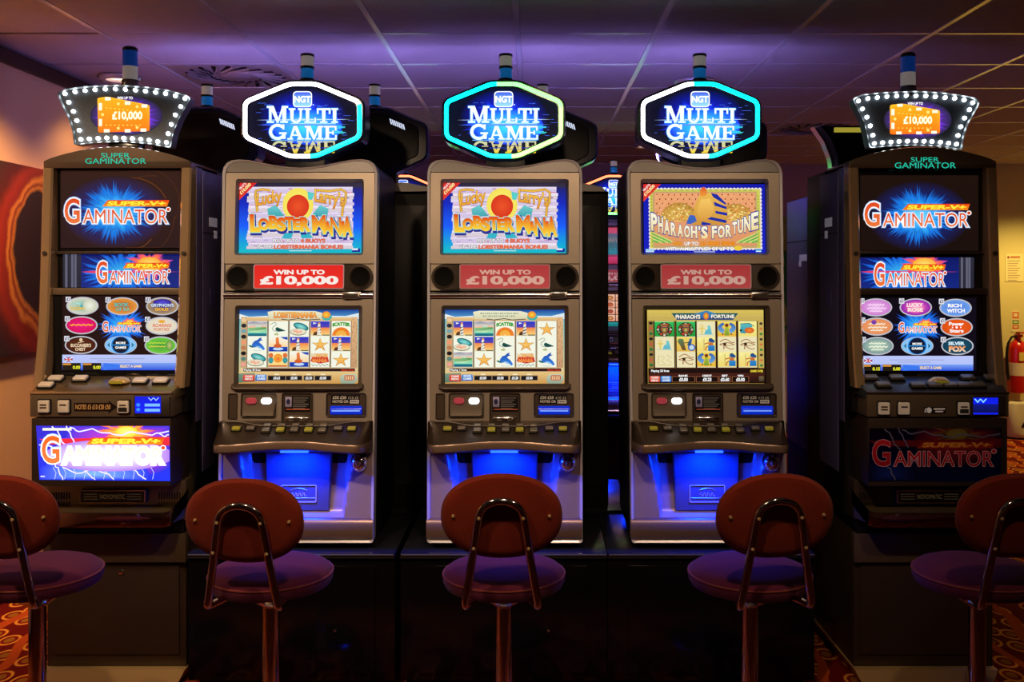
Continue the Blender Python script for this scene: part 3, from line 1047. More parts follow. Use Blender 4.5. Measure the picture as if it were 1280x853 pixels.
def lobster_top(a):
    """reel-strip title glass: weathered boards, rope lettering, jagged title."""
    a.frame(550, 222, 7.758)
    a.poly([(28, 45), (1222, 45), (1222, 250), (28, 250)], C(26, 26, 62), C(14, 40, 190))
    a.poly([(28, 250), (1222, 250), (1222, 470), (28, 470)], C(14, 40, 190), C(20, 92, 250), new=False)
    a.poly([(28, 470), (1222, 470), (1222, 735), (28, 735)], C(20, 92, 250), C(10, 190, 200), new=False)
    a.rect(200, 47, 1222, 92, C(40, 36, 58), C(46, 40, 70))
    rg = random.Random(4)
    for k in range(20):
        y = 86 + k * 30.4
        c = [C(226, 214, 238), C(214, 196, 228), C(238, 226, 240), C(220, 206, 214)][k % 4]
        x0, x1 = 108 + rg.uniform(-10, 14), 1142 + rg.uniform(-14, 8)
        a.rect(x0, y, x1, y + 30, c)
        a.line([(x0, y + 29), ((x0 + x1) / 2, y + 27 + rg.uniform(-2, 2)), (x1, y + 29)], 3.0, C(150, 120, 160), new=False)
    a.up()
    for k in range(120):
        x, y = rg.uniform(112, 1060), rg.uniform(95, 680)
        L = rg.uniform(25, 110)
        a.line([(x, y), (x + L * .5, y + rg.uniform(-3, 3)), (min(1138, x + L), y)], rg.uniform(1.5, 6), [C(214, 60, 140), C(160, 120, 190), C(120, 90, 140), C(245, 240, 250)][k % 4], new=False)
    # rope frames
    for pts in ([(205, 330), (195, 250), (182, 170), (190, 122), (250, 112), (330, 120)], [(770, 118), (900, 128), (1020, 112), (1066, 140), (1062, 230), (1036, 290), (1030, 375)]):
        a.line(pts, 26, C(150, 92, 30))
        a.line(pts, 19, C(240, 190, 70))
        for i in range(len(pts) - 1):
            for t in (0.15, 0.4, 0.65, 0.9):
                x = pts[i][0] + (pts[i + 1][0] - pts[i][0]) * t
                y = pts[i][1] + (pts[i + 1][1] - pts[i][1]) * t
                a.line([(x - 9, y + 8), (x + 9, y - 8)], 3.5, C(176, 112, 36), new=False)
    # plain setting sun with teal sea, in the middle of the boards
    a.ell(600, 262, 150, 165, C(250, 240, 120), C(246, 226, 90))
    a.ell(600, 275, 108, 112, C(236, 84, 40), C(216, 52, 30))
    for s in (-1, 1):
        a.poly([(600 + s * 130, 370), (600 + s * 285, 380), (600 + s * 300, 300), (600 + s * 215, 262)], C(110, 205, 205), C(60, 160, 175))
    a.poly([(690, 130), (760, 150), (735, 215), (700, 210)], C(90, 205, 200))
    a.poly([(445, 590), (470, 540), (560, 525), (540, 590)], C(50, 180, 200))
    a.poly([(620, 525), (720, 545), (752, 585), (640, 590)], C(50, 180, 200))
    # script lettering
    a.text('Lucky', 200, 140, 440, 300, C(250, 196, 70), C(226, 140, 40), bold=0.03, out=C(120, 50, 30), ow=0.022, warp=lambda x, y: (x, y - 0.18 * (x - 200)+10))
    a.text("Larry's", 760, 120, 1050, 290, C(250, 206, 80), C(226, 140, 40), bold=0.03, out=C(120, 50, 30), ow=0.022, warp=lambda x, y: (x, y + 0.16 * (x - 760)-20))
    # jagged title
    letters = [('L', 138, 228, 352, 530), ('O', 218, 318, 392, 510), ('B', 322, 402, 366, 498), ('S', 398, 482, 384, 520), ('T', 478, 560, 376, 510), ('E', 556, 628, 396, 510),
               ('R', 628, 722, 380, 524), ('M', 742, 870, 362, 532), ('A', 846, 938, 420, 548), ('N', 924, 1020, 380, 566), ('I', 1014, 1052, 420, 540), ('A', 1040, 1128, 374, 572)]
    z = a.z
    for ch, x0, x1, y0, y1 in letters:
        a.z = z
        lean = lambda x, y, xm=(x0 + x1) / 2, ym=(y0 + y1) / 2: (x + (ym - y) * -0.05, y)
        a.text(ch, x0 + 6, y0 + 14, x1 + 8, y1 + 18, C(40, 50, 150), bold=0.075, out=C(40, 44, 140), ow=0.06, warp=lean)
    a.up(4)
    z = a.z
    for ch, x0, x1, y0, y1 in letters:
        a.z = z
        lean = lambda x, y, xm=(x0 + x1) / 2, ym=(y0 + y1) / 2: (x + (ym - y) * -0.05, y)
        a.text(ch, x0 - 5, y0, x1 + 5, y1, C(226, 52, 20), C(252, 214, 60), bold=0.03 if ch in 'MN' else 0.07, out=C(160, 226, 215), ow=0.035, warp=lean)
    a.up(4)
    a.text('PULL UP TO', 360, 594, 612, 630, WHITE, bold=0.02, out=C(60, 40, 60), ow=0.06)
    a.text('4 BUOYS', 630, 592, 870, 632, C(240, 110, 60), bold=0.03, out=C(140, 40, 40), ow=0.03)
    a.text('IN THE', 210, 654, 352, 690, WHITE, bold=0.02, out=C(70, 50, 70), ow=0.06)
    a.text('LOBSTERMANIA BONUS!', 372, 652, 1045, 692, C(240, 110, 64), bold=0.03, out=C(150, 44, 40), ow=0.03)
    a.rect(520, 706, 738, 714, C(190, 225, 225))
    a.rect(1132, 686, 1212, 722, C(20, 40, 150))
    a.rect(1132, 686, 1190, 704, C(225, 235, 250))
    corner_flash(a, 28, 45, 172)


def pharaoh_top(a):
    a.frame(549.4, 224.6, 7.758)
    a.rect(42, 40, 1226, 715, C(12, 24, 170), C(16, 30, 190))
    a.rect(105, 88, 1182, 668, C(236, 226, 214))
    z = a.up().z
    for k in range(31):
        for y in (88, 668):
            a.ell(112 + k * 35.5, y, 17, 14, C(240, 228, 224), n=12, new=False)
    for k in range(17):
        for x in (105, 1182):
            a.ell(x, 98 + k * 35.2, 15, 17, C(240, 228, 224), n=12, new=False)
    a.rect(104, 90, 1178, 664, C(206, 204, 84))
    a.up()
    for k in range(17):
        a.rect(180 + k * 56, 96, 206 + k * 56, 102, C(60, 130, 60), new=False)
        a.rect(118, 150 + k * 30, 126, 164 + k * 30, C(150, 150, 60), new=False)
        a.rect(1156, 150 + k * 30, 1164, 164 + k * 30, C(150, 150, 60), new=False)
    a.rect(132, 112, 1146, 660, C(196, 160, 110))
    a.rect(150, 126, 1130, 640, C(238, 164, 112), C(222, 150, 100))
    a.up()
    rg = random.Random(9)
    for j in range(6):
        for k in range(17):
            x, y = 172 + k * 58 + (j % 2) * 29, 142 + j * 44
            a.ell(x, y, 6, 9, C(120, 50, 20), n=8, new=False)
    a.up()
    for k in range(160):
        x, y = rg.uniform(155, 1120), rg.uniform(130, 400)
        a.ell(x, y, rg.uniform(3, 8), rg.uniform(3, 7), C(250, 190, 150), n=6, new=False)
    # gold heaps either side
    for cx, cy, rx, ry in ((390, 400, 190, 180), (930, 400, 190, 170)):
        a.ell(cx, cy, rx, ry, C(232, 190, 90), C(190, 140, 60), a0=180, a1=360)
        a.up()
        for k in range(110):
            t, r_ = rg.uniform(PI, 2 * PI), rg.uniform(0.1, 0.96)
            a.ell(cx + rx * r_ * math.cos(t), cy + ry * r_ * math.sin(t), rg.uniform(6, 14), rg.uniform(5, 10), [C(250, 226, 150), C(222, 140, 70), C(240, 200, 110), C(170, 120, 50)][k % 4], n=8, new=False)
    # plain striped headcloth, no face
    a.poly([(520, 440), (540, 250), (590, 150), (690, 120), (800, 180), (862, 300), (850, 440)], C(236, 186, 84), C(206, 146, 60))
    a.poly([(560, 300), (600, 190), (690, 180), (730, 280), (690, 380), (590, 390)], C(246, 200, 100), C(220, 156, 66))
    for k, pts in enumerate(([(700, 125), (760, 140), (850, 230), (838, 240), (720, 165)], [(726, 210), (850, 262), (852, 285), (735, 250)], [(740, 300), (858, 320), (856, 348), (745, 325)],
                             [(700, 360), (850, 392), (846, 420), (660, 380)], [(610, 405), (700, 425), (690, 440), (600, 440)])):
        a.poly(pts, C(26, 44, 160))
    a.poly([(590, 150), (600, 84), (632, 66), (660, 90), (662, 140), (625, 165)], C(228, 80, 40), C(236, 160, 60))
    a.poly([(490, 340), (540, 345), (560, 400), (500, 430), (455, 425)], C(60, 100, 190))
    # wings
    for s in (-1, 1):
        cx = 640
        for k in range(6):
            x0 = cx + s * (300 + k * 30)
            a.poly([(x0, 620), (x0 + s * 8, 600), (cx + s * 520, 500 + k * 16), (cx + s * 516, 512 + k * 17)], C(90, 180, 80) if k % 2 else C(206, 214, 120))
    # curved title
    word = "PHARAOH'S FORTUNE"
    xs = [112, 182, 238, 304, 368, 434, 500, 570, 600, 672, 704, 762, 838, 906, 958, 1020, 1090, 1168]
    z = a.z
    for k, ch in enumerate(word):
        if ch == ' ':
            continue
        x0, x1 = xs[k], xs[k + 1] - 8
        xm = (x0 + x1) / 2
        t = (xm - 640) / 520.0
        base = 572 - 80 * t * t - (18 if xm > 900 else 0)
        hh = 122 + 56 * max(0, abs(t) - 0.55) ** 1.0 / 0.45
        a.z = z
        y0 = base - hh
        if ch == "'":
            a.text(ch, x0 + 4, y0, x1, y0 + 40, C(250, 246, 222), bold=0.03, out=C(40, 60, 150), ow=0.05)
        else:
            a.text(ch, x0, y0, x1, base, C(252, 248, 226), C(240, 216, 150), bold=0.045, out=C(40, 60, 150), ow=0.045, warp=lambda x, y, tt=t, xx=xm: (x, y - (x - xx) * 0.30 * tt))
    a.up(4)
    a.text('WIN', 318, 600, 408, 640, C(246, 160, 30), bold=0.03, out=C(150, 80, 20), ow=0.03)
    a.text('UP TO', 436, 602, 572, 638, WHITE, bold=0.03, out=C(60, 70, 60), ow=0.03)
    a.text('25 FREE SPINS', 592, 600, 930, 640, C(246, 150, 20), bold=0.035, out=C(190, 100, 20), ow=0.03)
    a.text('WITH A MULTIPLIER OF UP TO', 252, 654, 916, 688, WHITE, bold=0.03, out=C(50, 60, 110), ow=0.03)
    a.ell(960, 664, 40, 24, C(236, 200, 60))
    a.rect(528, 696, 734, 704, C(190, 200, 225))
    a.rect(58, 672, 140, 704, C(150, 200, 235), C(190, 220, 240))
    a.rect(1128, 672, 1186, 702, C(60, 150, 215))
    a.rect(1134, 690, 1182, 700, C(225, 240, 250))
    corner_flash(a, 42, 40, 172)


def ic_light(a, x0, y0, x1, y1):
    w, h = x1 - x0, y1 - y0
    a.rect(x0, y0, x1, y0 + h * .42, C(20, 50, 200), C(90, 70, 170))
    a.rect(x0, y0 + h * .42, x1, y0 + h * .9, C(240, 130, 70), C(250, 205, 120), new=False)
    a.rect(x0, y0 + h * .9, x1, y1, C(230, 225, 190), new=False)
    a.poly([(x0 + w * .12, y0 + h * .06), (x0 + w * .32, y0 + h * .12), (x0 + w * .12, y0 + h * .2)], C(240, 240, 230))
    a.poly([(x0 + w * .1, y0 + h * .95), (x0 + w * .18, y0 + h * .72), (x0 + w * .4, y0 + h * .66), (x0 + w * .55, y0 + h * .95)], C(90, 56, 30))
    a.poly([(x0 + w * .38, y0 + h * .2), (x0 + w * .5, y0 + h * .2), (x0 + w * .54, y0 + h * .92), (x0 + w * .33, y0 + h * .92)], C(245, 240, 225))
    for t in (0.30, 0.50, 0.70):
        a.poly([(x0 + w * .35, y0 + h * (t + .1)), (x0 + w * .53, y0 + h * t), (x0 + w * .53, y0 + h * (t + .1)), (x0 + w * .35, y0 + h * (t + .2))], C(30, 24, 30), new=False)
    a.rect(x0 + w * .38, y0 + h * .08, x0 + w * .50, y0 + h * .2, C(226, 150, 90))
    a.rect(x0 + w * .6, y0 + h * .9, x1, y0 + h * .96, C(60, 70, 50))


def ic_star(a, x0, y0, x1, y1):
    cx, cy = (x0 + x1) / 2, y0 + (y1 - y0) * .55
    rx, ry = (x1 - x0) * .48, (y1 - y0) * .50
    for sc, c, c2 in ((1.0, C(140, 96, 40), C(140, 96, 40)), (0.90, C(252, 196, 90), C(232, 150, 50))):
        pts = []
        for k in range(10):
            a_ = -PI / 2 + k * PI / 5
            r_ = (1.0 if k % 2 == 0 else 0.36) * sc
            pts.append((cx + rx * r_ * math.cos(a_), cy + ry * r_ * math.sin(a_)))
        a.poly(pts, c, c2)
    for k in range(5):
        a_ = -PI / 2 + k * 2 * PI / 5
        a.line([(cx, cy), (cx + rx * .6 * math.cos(a_), cy + ry * .6 * math.sin(a_))], 5, C(254, 222, 140), new=False)


def ic_dolphin(a, x0, y0, x1, y1):
    w, h = x1 - x0, y1 - y0
    P = lambda *l: [(x0 + w * u, y0 + h * v) for u, v in l]
    a.poly(P((.22, .50), (.35, .28), (.50, .22), (.62, .08), (.75, .02), (.70, .16), (.82, .20), (.66, .28), (.60, .36), (.78, .55), (.92, .80), (.86, .92), (.70, .80), (.50, .70), (.34, .72), (.22, .66)), C(24, 70, 170), C(50, 130, 225))
    a.poly(P((.40, .62), (.60, .64), (.80, .82), (.60, .80)), C(150, 200, 240))
    a.poly(P((.02, .58), (.14, .56), (.34, .68), (.30, .74), (.14, .70)), C(20, 100, 90))
    a.line(P((.3, .92), (.5, .96), (.75, .94)), 4, C(130, 190, 180))


def ic_boat(a, x0, y0, x1, y1):
    w, h = x1 - x0, y1 - y0
    P = lambda *l: [(x0 + w * u, y0 + h * v) for u, v in l]
    a.rect(x0, y0, x1, y0 + h * .5, C(200, 190, 205), C(246, 190, 140))
    a.poly(P((0, .1), (.3, .0), (.7, .12), (1, .04), (1, .3), (.5, .25), (0, .34)), C(120, 130, 150), C(226, 222, 214))
    a.rect(x0, y0 + h * .44, x1, y0 + h * .8, C(110, 200, 120), C(150, 226, 190))
    a.rect(x0, y0 + h * .8, x1, y1, C(20, 130, 140), C(16, 90, 120))
    a.poly(P((0, .50), (.35, .44), (.62, .40), (.98, .40), (.90, .62), (.55, .74), (.14, .70)), C(60, 150, 70), C(200, 240, 190))
    a.poly(P((.38, .44), (.42, .30), (.66, .28), (.70, .42)), C(225, 235, 220), C(150, 200, 150))
    a.line(P((.05, .6), (.5, .58), (.95, .46)), 4, C(30, 110, 50))


def ic_oyster(a, x0, y0, x1, y1):
    w, h = x1 - x0, y1 - y0
    a.ell(x0 + w * .58, y0 + h * .36, w * .42, h * .24, C(20, 90, 90), rot=18)
    a.ell(x0 + w * .57, y0 + h * .35, w * .37, h * .18, C(150, 226, 216), C(30, 150, 160), rot=18)
    a.ell(x0 + w * .44, y0 + h * .72, w * .44, h * .24, C(140, 120, 80))
    a.ell(x0 + w * .44, y0 + h * .70, w * .41, h * .20, C(250, 215, 190), C(222, 232, 205))
    for u, v in ((.22, .68), (.40, .76), (.56, .70), (.34, .64)):
        a.ell(x0 + w * u, y0 + h * v, w * .08, h * .08, C(252, 190, 160), C(236, 160, 130), n=12)


def ic_gull(a, x0, y0, x1, y1):
    w, h = x1 - x0, y1 - y0
    P = lambda *l: [(x0 + w * u, y0 + h * v) for u, v in l]
    a.line(P((.12, .18), (.24, .10), (.34, .08), (.40, .16), (.32, .30), (.20, .40), (.18, .52), (.26, .64), (.40, .68)), 5, C(60, 120, 100))
    a.poly(P((.33, .50), (.42, .38), (.60, .48), (.90, .64), (.70, .68), (.50, .70), (.38, .64)), C(14, 90, 80), C(20, 60, 64))
    a.line(P((.12, .18), (.02, .20), (.12, .22)), 4, C(200, 150, 50))
    a.line(P((.44, .70), (.42, .84), (.30, .92)), 4, C(130, 140, 90))
    a.ell(x0 + w * .40, y0 + h * .88, w * .13, h * .07, C(180, 190, 130), n=14)


def ic_buoy(a, x0, y0, x1, y1):
    w, h = x1 - x0, y1 - y0
    P = lambda *l: [(x0 + w * u, y0 + h * v) for u, v in l]
    a.rect(x0, y0, x1, y0 + h * .7, C(246, 246, 235), C(252, 214, 150))
    a.poly(P((.6, .0), (1, .0), (1, .2), (.8, .14)), C(30, 70, 180))
    a.rect(x0, y0 + h * .68, x1, y1, C(24, 70, 190), C(16, 50, 160))
    a.ell(x0 + w * .5, y0 + h * .82, w * .28, h * .10, C(190, 220, 250))
    a.poly(P((.36, .06), (.52, .0), (.56, .46), (.68, .56), (.66, .70), (.48, .76), (.28, .70), (.26, .58), (.38, .46)), C(240, 140, 70), C(206, 80, 30))


def ic_scatter(a, x0, y0, x1, y1):
    w, h = x1 - x0, y1 - y0
    a.rect(x0, y0, x1, y1, C(250, 248, 225))
    cx = (x0 + x1) / 2
    a.ell(cx, y0 + h * .98, w * .48, h * .58, C(250, 226, 90), C(236, 110, 30), a0=180, a1=360)
    for k in range(9):
        t = PI + PI * (k + .5) / 9
        a.ell(cx + w * .34 * math.cos(t), y0 + h * .95 + h * .42 * math.sin(t), w * .055, h * .09, C(216, 66, 20), C(240, 120, 40), n=10, new=False)
    a.ell(cx, y0 + h * .98, w * .16, h * .22, C(252, 220, 120), C(246, 150, 60), a0=180, a1=360)
    a.text('SCATTER', x0 + w * .03, y0 + h * .12, x1 - w * .03, y0 + h * .36, C(40, 170, 60), bold=0.04, out=C(14, 90, 40), ow=0.03, warp=lambda x, y: (x, y + ((x - cx) / w) ** 2 * h * .30 - h * .06))


def ic_wild(a, x0, y0, x1, y1):
    w, h = x1 - x0, y1 - y0
    P = lambda *l: [(x0 + w * u, y0 + h * v) for u, v in l]
    a.poly(P((.0, .62), (.08, .30), (.5, .22), (.92, .30), (1, .66), (.5, .78)), C(226, 70, 40), C(196, 40, 60))
    a.line(P((.06, .80), (.14, .96), (.22, .80), (.32, .96), (.42, .80), (.54, .96), (.64, .80), (.76, .96), (.86, .80), (.96, .92)), 6, C(20, 110, 110))
    a.text('LOBSTER', x0 + w * .05, y0 + h * .10, x1 - w * .05, y0 + h * .36, C(250, 190, 110), bold=0.05, out=C(120, 60, 40), ow=0.03)
    a.text('MANIA', x0 + w * .10, y0 + h * .44, x1 - w * .10, y0 + h * .70, C(250, 150, 70), bold=0.05, out=C(140, 30, 30), ow=0.03)


def ic_shells(a, x0, y0, x1, y1):
    """plain fan of orange and yellow shells on teal."""
    w, h = x1 - x0, y1 - y0
    a.rect(x0, y0, x1, y1, C(250, 236, 180), C(252, 214, 120))
    for u in (.12, .88):
        a.ell(x0 + w * u, y0 + h * .55, w * .13, h * .22, C(60, 170, 170), C(40, 140, 150), n=16)
        a.ell(x0 + w * u, y0 + h * .22, w * .12, h * .16, C(240, 130, 60), C(216, 80, 40), n=16)
    a.ell(x0 + w * .5, y0 + h * .42, w * .24, h * .30, C(252, 214, 70), C(240, 130, 40), n=20)
    a.ell(x0 + w * .5, y0 + h * .46, w * .13, h * .18, C(236, 110, 40), C(246, 150, 60), n=20)
    a.rect(x0, y0 + h * .88, x1, y1, C(206, 110, 50))


IC = dict(L=ic_light, S=ic_star, D=ic_dolphin, B=ic_boat, O=ic_oyster, G=ic_gull, Y=ic_buoy, C=ic_scatter, W=ic_wild, H=ic_shells)


def lobster_reels(a, rows, title, credit):
    a.frame(550, 380, 7.758)
    a.rect(44, 58, 1208, 160, C(16, 60, 150), C(90, 170, 220))
    a.rect(44, 160, 1208, 780, C(120, 190, 195), C(226, 196, 120), new=False)
    a.poly([(44, 100), (140, 128), (320, 118), (320, 150), (44, 150)], C(235, 240, 240))
    a.poly([(930, 118), (1080, 120), (1208, 90), (1208, 150), (930, 150)], C(220, 235, 242))
    a.rect(100, 132, 1185, 168, C(236, 200, 140), C(216, 170, 110))
    a.rect(60, 130, 118, 650, C(206, 170, 120), C(190, 160, 120))
    a.rect(1136, 130, 1196, 650, C(226, 180, 130), C(196, 150, 110))
    rg = random.Random(8)
    a.up()
    for k in range(26):
        x = rg.uniform(1140, 1186)
        y = rg.uniform(140, 620)
        a.rect(x, y, x + 4, y + rg.uniform(8, 30), C(150, 100, 60), new=False)
    for k, c in enumerate((C(236, 200, 150), C(30, 40, 50), C(120, 160, 170), C(30, 30, 36), C(240, 150, 110), C(190, 120, 80), C(20, 20, 26), C(90, 130, 120), C(236, 160, 140))):
        a.ell(88, 160 + k * 54, 26, 20, c, n=14)
    a.poly([(318, 80), (380, 68), (780, 72), (850, 90), (846, 150), (600, 158), (330, 150)], C(240, 236, 206), C(214, 210, 170))
    a.line([(450, 150), (520, 158), (620, 146), (700, 158), (830, 150)], 7, C(30, 36, 60))
    if title:
        a.text('LOBSTERMANIA', 380, 82, 800, 140, C(250, 190, 90), C(236, 130, 60), bold=0.05, out=C(140, 80, 40), ow=0.03)
    else:
        for r_, (xa, xb) in enumerate(((388, 770), (412, 740))):
            for k in range(18):
                x = xa + (xb - xa) * k / 18
                a.rect(x, 88 + r_ * 26, x + (xb - xa) / 18 - 5 - 3 * (k % 3), 102 + r_ * 26, C(140, 166, 140), new=False)
    a.ell(895, 130, 50, 34, C(60, 180, 170))
    a.ell(890, 108, 40, 34, C(252, 210, 70), C(240, 130, 40))
    cols = [(126, 314), (331, 519), (536, 724), (739, 927), (943, 1131)]
    ys = [(172, 316), (324, 466), (472, 616)]
    z = a.up().z
    for cx0, cx1 in cols:
        a.z = z
        a.rect(cx0 - 7, 166, cx1 + 7, 622, C(130, 96, 60))
        a.rect(cx0, 168, cx1, 620, C(244, 246, 228))
    z = a.z
    for ry, row in zip(ys, rows):
        for cxx, ch in zip(cols, row):
            a.z = z
            IC[ch](a, cxx[0] + 3, ry[0], cxx[1] - 3, ry[1])
    a.z = z + 14
    a.rect(60, 624, 1200, 664, C(226, 200, 150))
    a.rect(90, 630, 1176, 660, C(50, 22, 20))
    a.text('Playing 40 lines' if title else 'Playing 1 lines', 96, 636, 256, 660, WHITE, bold=0.03)
    a.text('Game Over', 1042, 636, 1170, 656, C(226, 60, 40), bold=0.03)
    a.rect(44, 664, 1208, 780, C(230, 196, 130), C(206, 150, 76))
    a.poly([(44, 680), (200, 676), (210, 760), (44, 770)], C(120, 150, 130), C(90, 120, 100))
    a.poly(round_poly(q(86, 692, 200, 756), 14), C(226, 90, 70), C(196, 50, 40))
    a.text('GAME', 106, 698, 180, 718, C(250, 230, 220), bold=0.04)
    a.text('MENU', 106, 724, 180, 744, C(250, 230, 220), bold=0.04)
    a.poly(round_poly(q(208, 690, 316, 752), 14), C(70, 150, 220), C(30, 90, 180))
    a.text('MORE', 226, 694, 300, 714, C(230, 240, 250), bold=0.04)
    a.text('GAMES', 222, 720, 304, 742, C(230, 240, 250), bold=0.04)
    for x0, x1, t in ((332, 498, credit[0]), (506, 660, credit[1]), (682, 772, credit[2]), (788, 944, credit[3])):
        a.rect(x0 - 6, 698, x1 + 6, 750, C(150, 126, 96))
        a.rect(x0, 704, x1, 744, C(20, 16, 20))
        xm = (x0 + x1) / 2
        a.text(t, xm - 32, 710, xm + 32, 738, WHITE, bold=0.03)
        a.rect(xm - 22, 684, xm + 22, 694, C(250, 240, 200))
    a.poly([(1030, 720), (1060, 690), (1190, 684), (1206, 740), (1170, 780), (1040, 776)], C(196, 206, 180), C(140, 160, 140))
    a.poly(round_poly(q(1074, 696, 1174, 748), 16), C(190, 110, 76))
    for k in range(4):
        a.rect(1086 + k * 21, 706, 1098 + k * 21, 740, C(236, 196, 150), new=k == 0)


def pharaoh_reels(a):
    a.frame(549.6, 380, 7.758)
    a.rect(62, 60, 1196, 780, C(206, 180, 80), C(180, 150, 60))
    z = a.up().z
    for j in range(3):
        for k in range(10):
            x0 = 66 + k * 120 - (j % 2) * 60
            a.rect(max(62, x0), 64 + j * 32, min(1196, x0 + 114), 92 + j * 32, C(216 - j * 8, 190 - j * 8, 92), new=False)
    a.poly([(300, 92), (950, 92), (900, 158), (350, 158)], C(20, 90, 90), C(40, 60, 120))
    a.poly([(520, 100), (640, 66), (740, 100), (640, 160)], C(40, 140, 190), C(60, 90, 160))
    a.ell(636, 120, 26, 34, C(240, 200, 60), C(220, 90, 30))
    a.text("PHARAOH'S", 340, 106, 580, 148, C(250, 244, 220), bold=0.04, out=C(60, 50, 40), ow=0.03)
    a.text('FORTUNE', 686, 106, 912, 142, C(250, 244, 220), bold=0.04, out=C(60, 50, 40), ow=0.03)
    a.rect(70, 166, 124, 626, C(150, 120, 60))
    a.rect(1142, 166, 1196, 626, C(196, 170, 90))
    for k in range(9):
        a.ell(97, 190 + k * 51, 20, 14, [C(30, 30, 30), C(190, 90, 60), C(40, 110, 60)][k % 3], n=10)
        a.ell(1170, 194 + k * 51, 16, 13, [C(60, 50, 40), C(206, 120, 60), C(70, 130, 60)][k % 3], n=10)
    cols = [(134, 322), (346, 528), (544, 724), (746, 926), (948, 1128)]
    ys = [(176, 320), (326, 466), (472, 614)]
    rows = ['MMAVF', 'AHXEE', 'NEVXX']
    z = a.up().z
    for x0, x1 in cols:
        a.z = z
        a.rect(x0 - 12, 168, x1 + 10, 628, C(50, 20, 16))
        a.rect(x0, 170, x1, 622, C(236, 226, 180))
    z = a.z
    for (y0, y1), row in zip(ys, rows):
        for (x0, x1), ch in zip(cols, row):
            a.z = z
            w, h = x1 - x0, y1 - y0
            P = lambda *l: [(x0 + w * u, y0 + h * v) for u, v in l]
            if ch == 'M':
                a.rect(x0, y0, x1, y1, C(50, 190, 90), C(30, 150, 60))
                a.ell(x0 + w * .5, y0 + h * .52, w * .42, h * .48, C(30, 40, 40))
                for k in range(12):
                    t = 2 * PI * k / 12
                    a.ell(x0 + w * .5 + w * .33 * math.cos(t), y0 + h * .52 + h * .37 * math.sin(t), w * .07, h * .09, [C(235, 230, 200), C(216, 80, 30), C(120, 160, 90)][k % 3], n=8, new=False)
                a.poly(P((.30, .52), (.38, .14), (.62, .14), (.70, .52), (.60, .82), (.40, .82)), C(190, 120, 50), C(150, 60, 30))
                for k in range(4):
                    a.rect(x0 + w * .34, y0 + h * (.22 + .14 * k), x0 + w * .66, y0 + h * (.27 + .14 * k), C(40, 60, 90))
                a.ell(x0 + w * .5, y0 + h * .56, w * .10, h * .14, C(216, 170, 90), C(120, 150, 70), n=12)
            elif ch == 'A':
                a.ell(x0 + w * .28, y0 + h * .28, w * .09, h * .10, C(226, 200, 90))
                a.ell(x0 + w * .28, y0 + h * .28, w * .05, h * .06, C(236, 226, 180))
                a.rect(x0 + w * .24, y0 + h * .36, x0 + w * .32, y0 + h * .82, C(226, 200, 90))
                a.rect(x0 + w * .12, y0 + h * .42, x0 + w * .44, y0 + h * .50, C(226, 200, 90))
                a.poly(P((.40, .84), (.48, .56), (.60, .50), (.58, .28), (.64, .24), (.72, .26), (.76, .44), (.82, .84)), C(120, 200, 205), C(90, 180, 200))
                a.line(P((.10, .86), (.9, .88)), 5, C(150, 200, 190))
            elif ch == 'V':
                a.rect(x0, y0, x1, y1, C(240, 214, 90), C(232, 180, 60))
                for s in (-1, 1):
                    cx = x0 + w * (.5 + s * .05)
                    pts_o = [(cx + s * w * .44 * math.sin(t), y0 + h * .42 - h * .38 * math.cos(t)) for t in [PI * .10 + k * PI * .80 / 12 for k in range(13)]]
                    pts_i = [(cx + s * w * .20 * math.sin(t), y0 + h * .36 - h * .16 * math.cos(t)) for t in [PI * .10 + k * PI * .80 / 12 for k in range(13)]]
                    a.poly(pts_o + pts_i[::-1], C(40, 90, 170), C(110, 170, 220))
                a.ell(x0 + w * .5, y0 + h * .24, w * .10, h * .12, C(120, 50, 20))
                a.poly(P((.42, .36), (.58, .36), (.64, .92), (.36, .92)), C(170, 190, 60), C(120, 150, 50))
                a.ell(x0 + w * .28, y0 + h * .84, w * .05, h * .05, C(60, 50, 40), n=8)
                a.ell(x0 + w * .74, y0 + h * .84, w * .05, h * .05, C(60, 50, 40), n=8)
            elif ch == 'F':
                a.rect(x0, y0, x1, y1, C(246, 240, 150), C(240, 222, 120))
                a.poly(P((.12, .14), (.7, .12), (.78, .36), (.5, .46), (.4, .8), (.1, .76)), C(90, 190, 190), C(50, 140, 160))
                a.ell(x0 + w * .60, y0 + h * .58, w * .26, h * .20, C(240, 140, 50), C(210, 80, 30))
                a.ell(x0 + w * .14, y0 + h * .58, w * .07, h * .07, C(30, 40, 40), n=8)
                a.line(P((.10, .14), (.6, .10), (.86, .30)), 6, C(40, 80, 110))
            elif ch == 'E':
                col = C(150, 74, 46)
                a.line([(x0 + w * (.12 + .8 * k / 12), y0 + h * (.34 - .20 * math.sin(PI * min(1, k / 9)) + .03 * k / 12)) for k in range(13)], 7, col)
                a.line([(x0 + w * (.10 + .8 * k / 12), y0 + h * (.52 - .13 * math.sin(PI * k / 12))) for k in range(13)], 7, col)
                a.line([(x0 + w * (.10 + .8 * k / 12), y0 + h * (.52 + .07 * math.sin(PI * k / 12))) for k in range(13)], 5, col)
                a.ell(x0 + w * .38, y0 + h * .48, w * .09, h * .10, C(60, 40, 20))
                a.line(P((.34, .60), (.33, .84)), 9, col)
                a.line(P((.40, .60), (.50, .72), (.66, .82), (.82, .84), (.84, .74)), 7, col)
            elif ch == 'X':
                a.rect(x0, y0, x1, y1, C(246, 236, 150), C(240, 214, 110))
                a.ell(x0 + w * .14, y0 + h * .14, w * .07, h * .08, C(252, 240, 170), n=12)
                a.line(P((.38, .12), (.38, .92)), 4, C(120, 90, 40))
                a.line(P((.40, .48), (.62, .40)), 10, C(190, 100, 50))
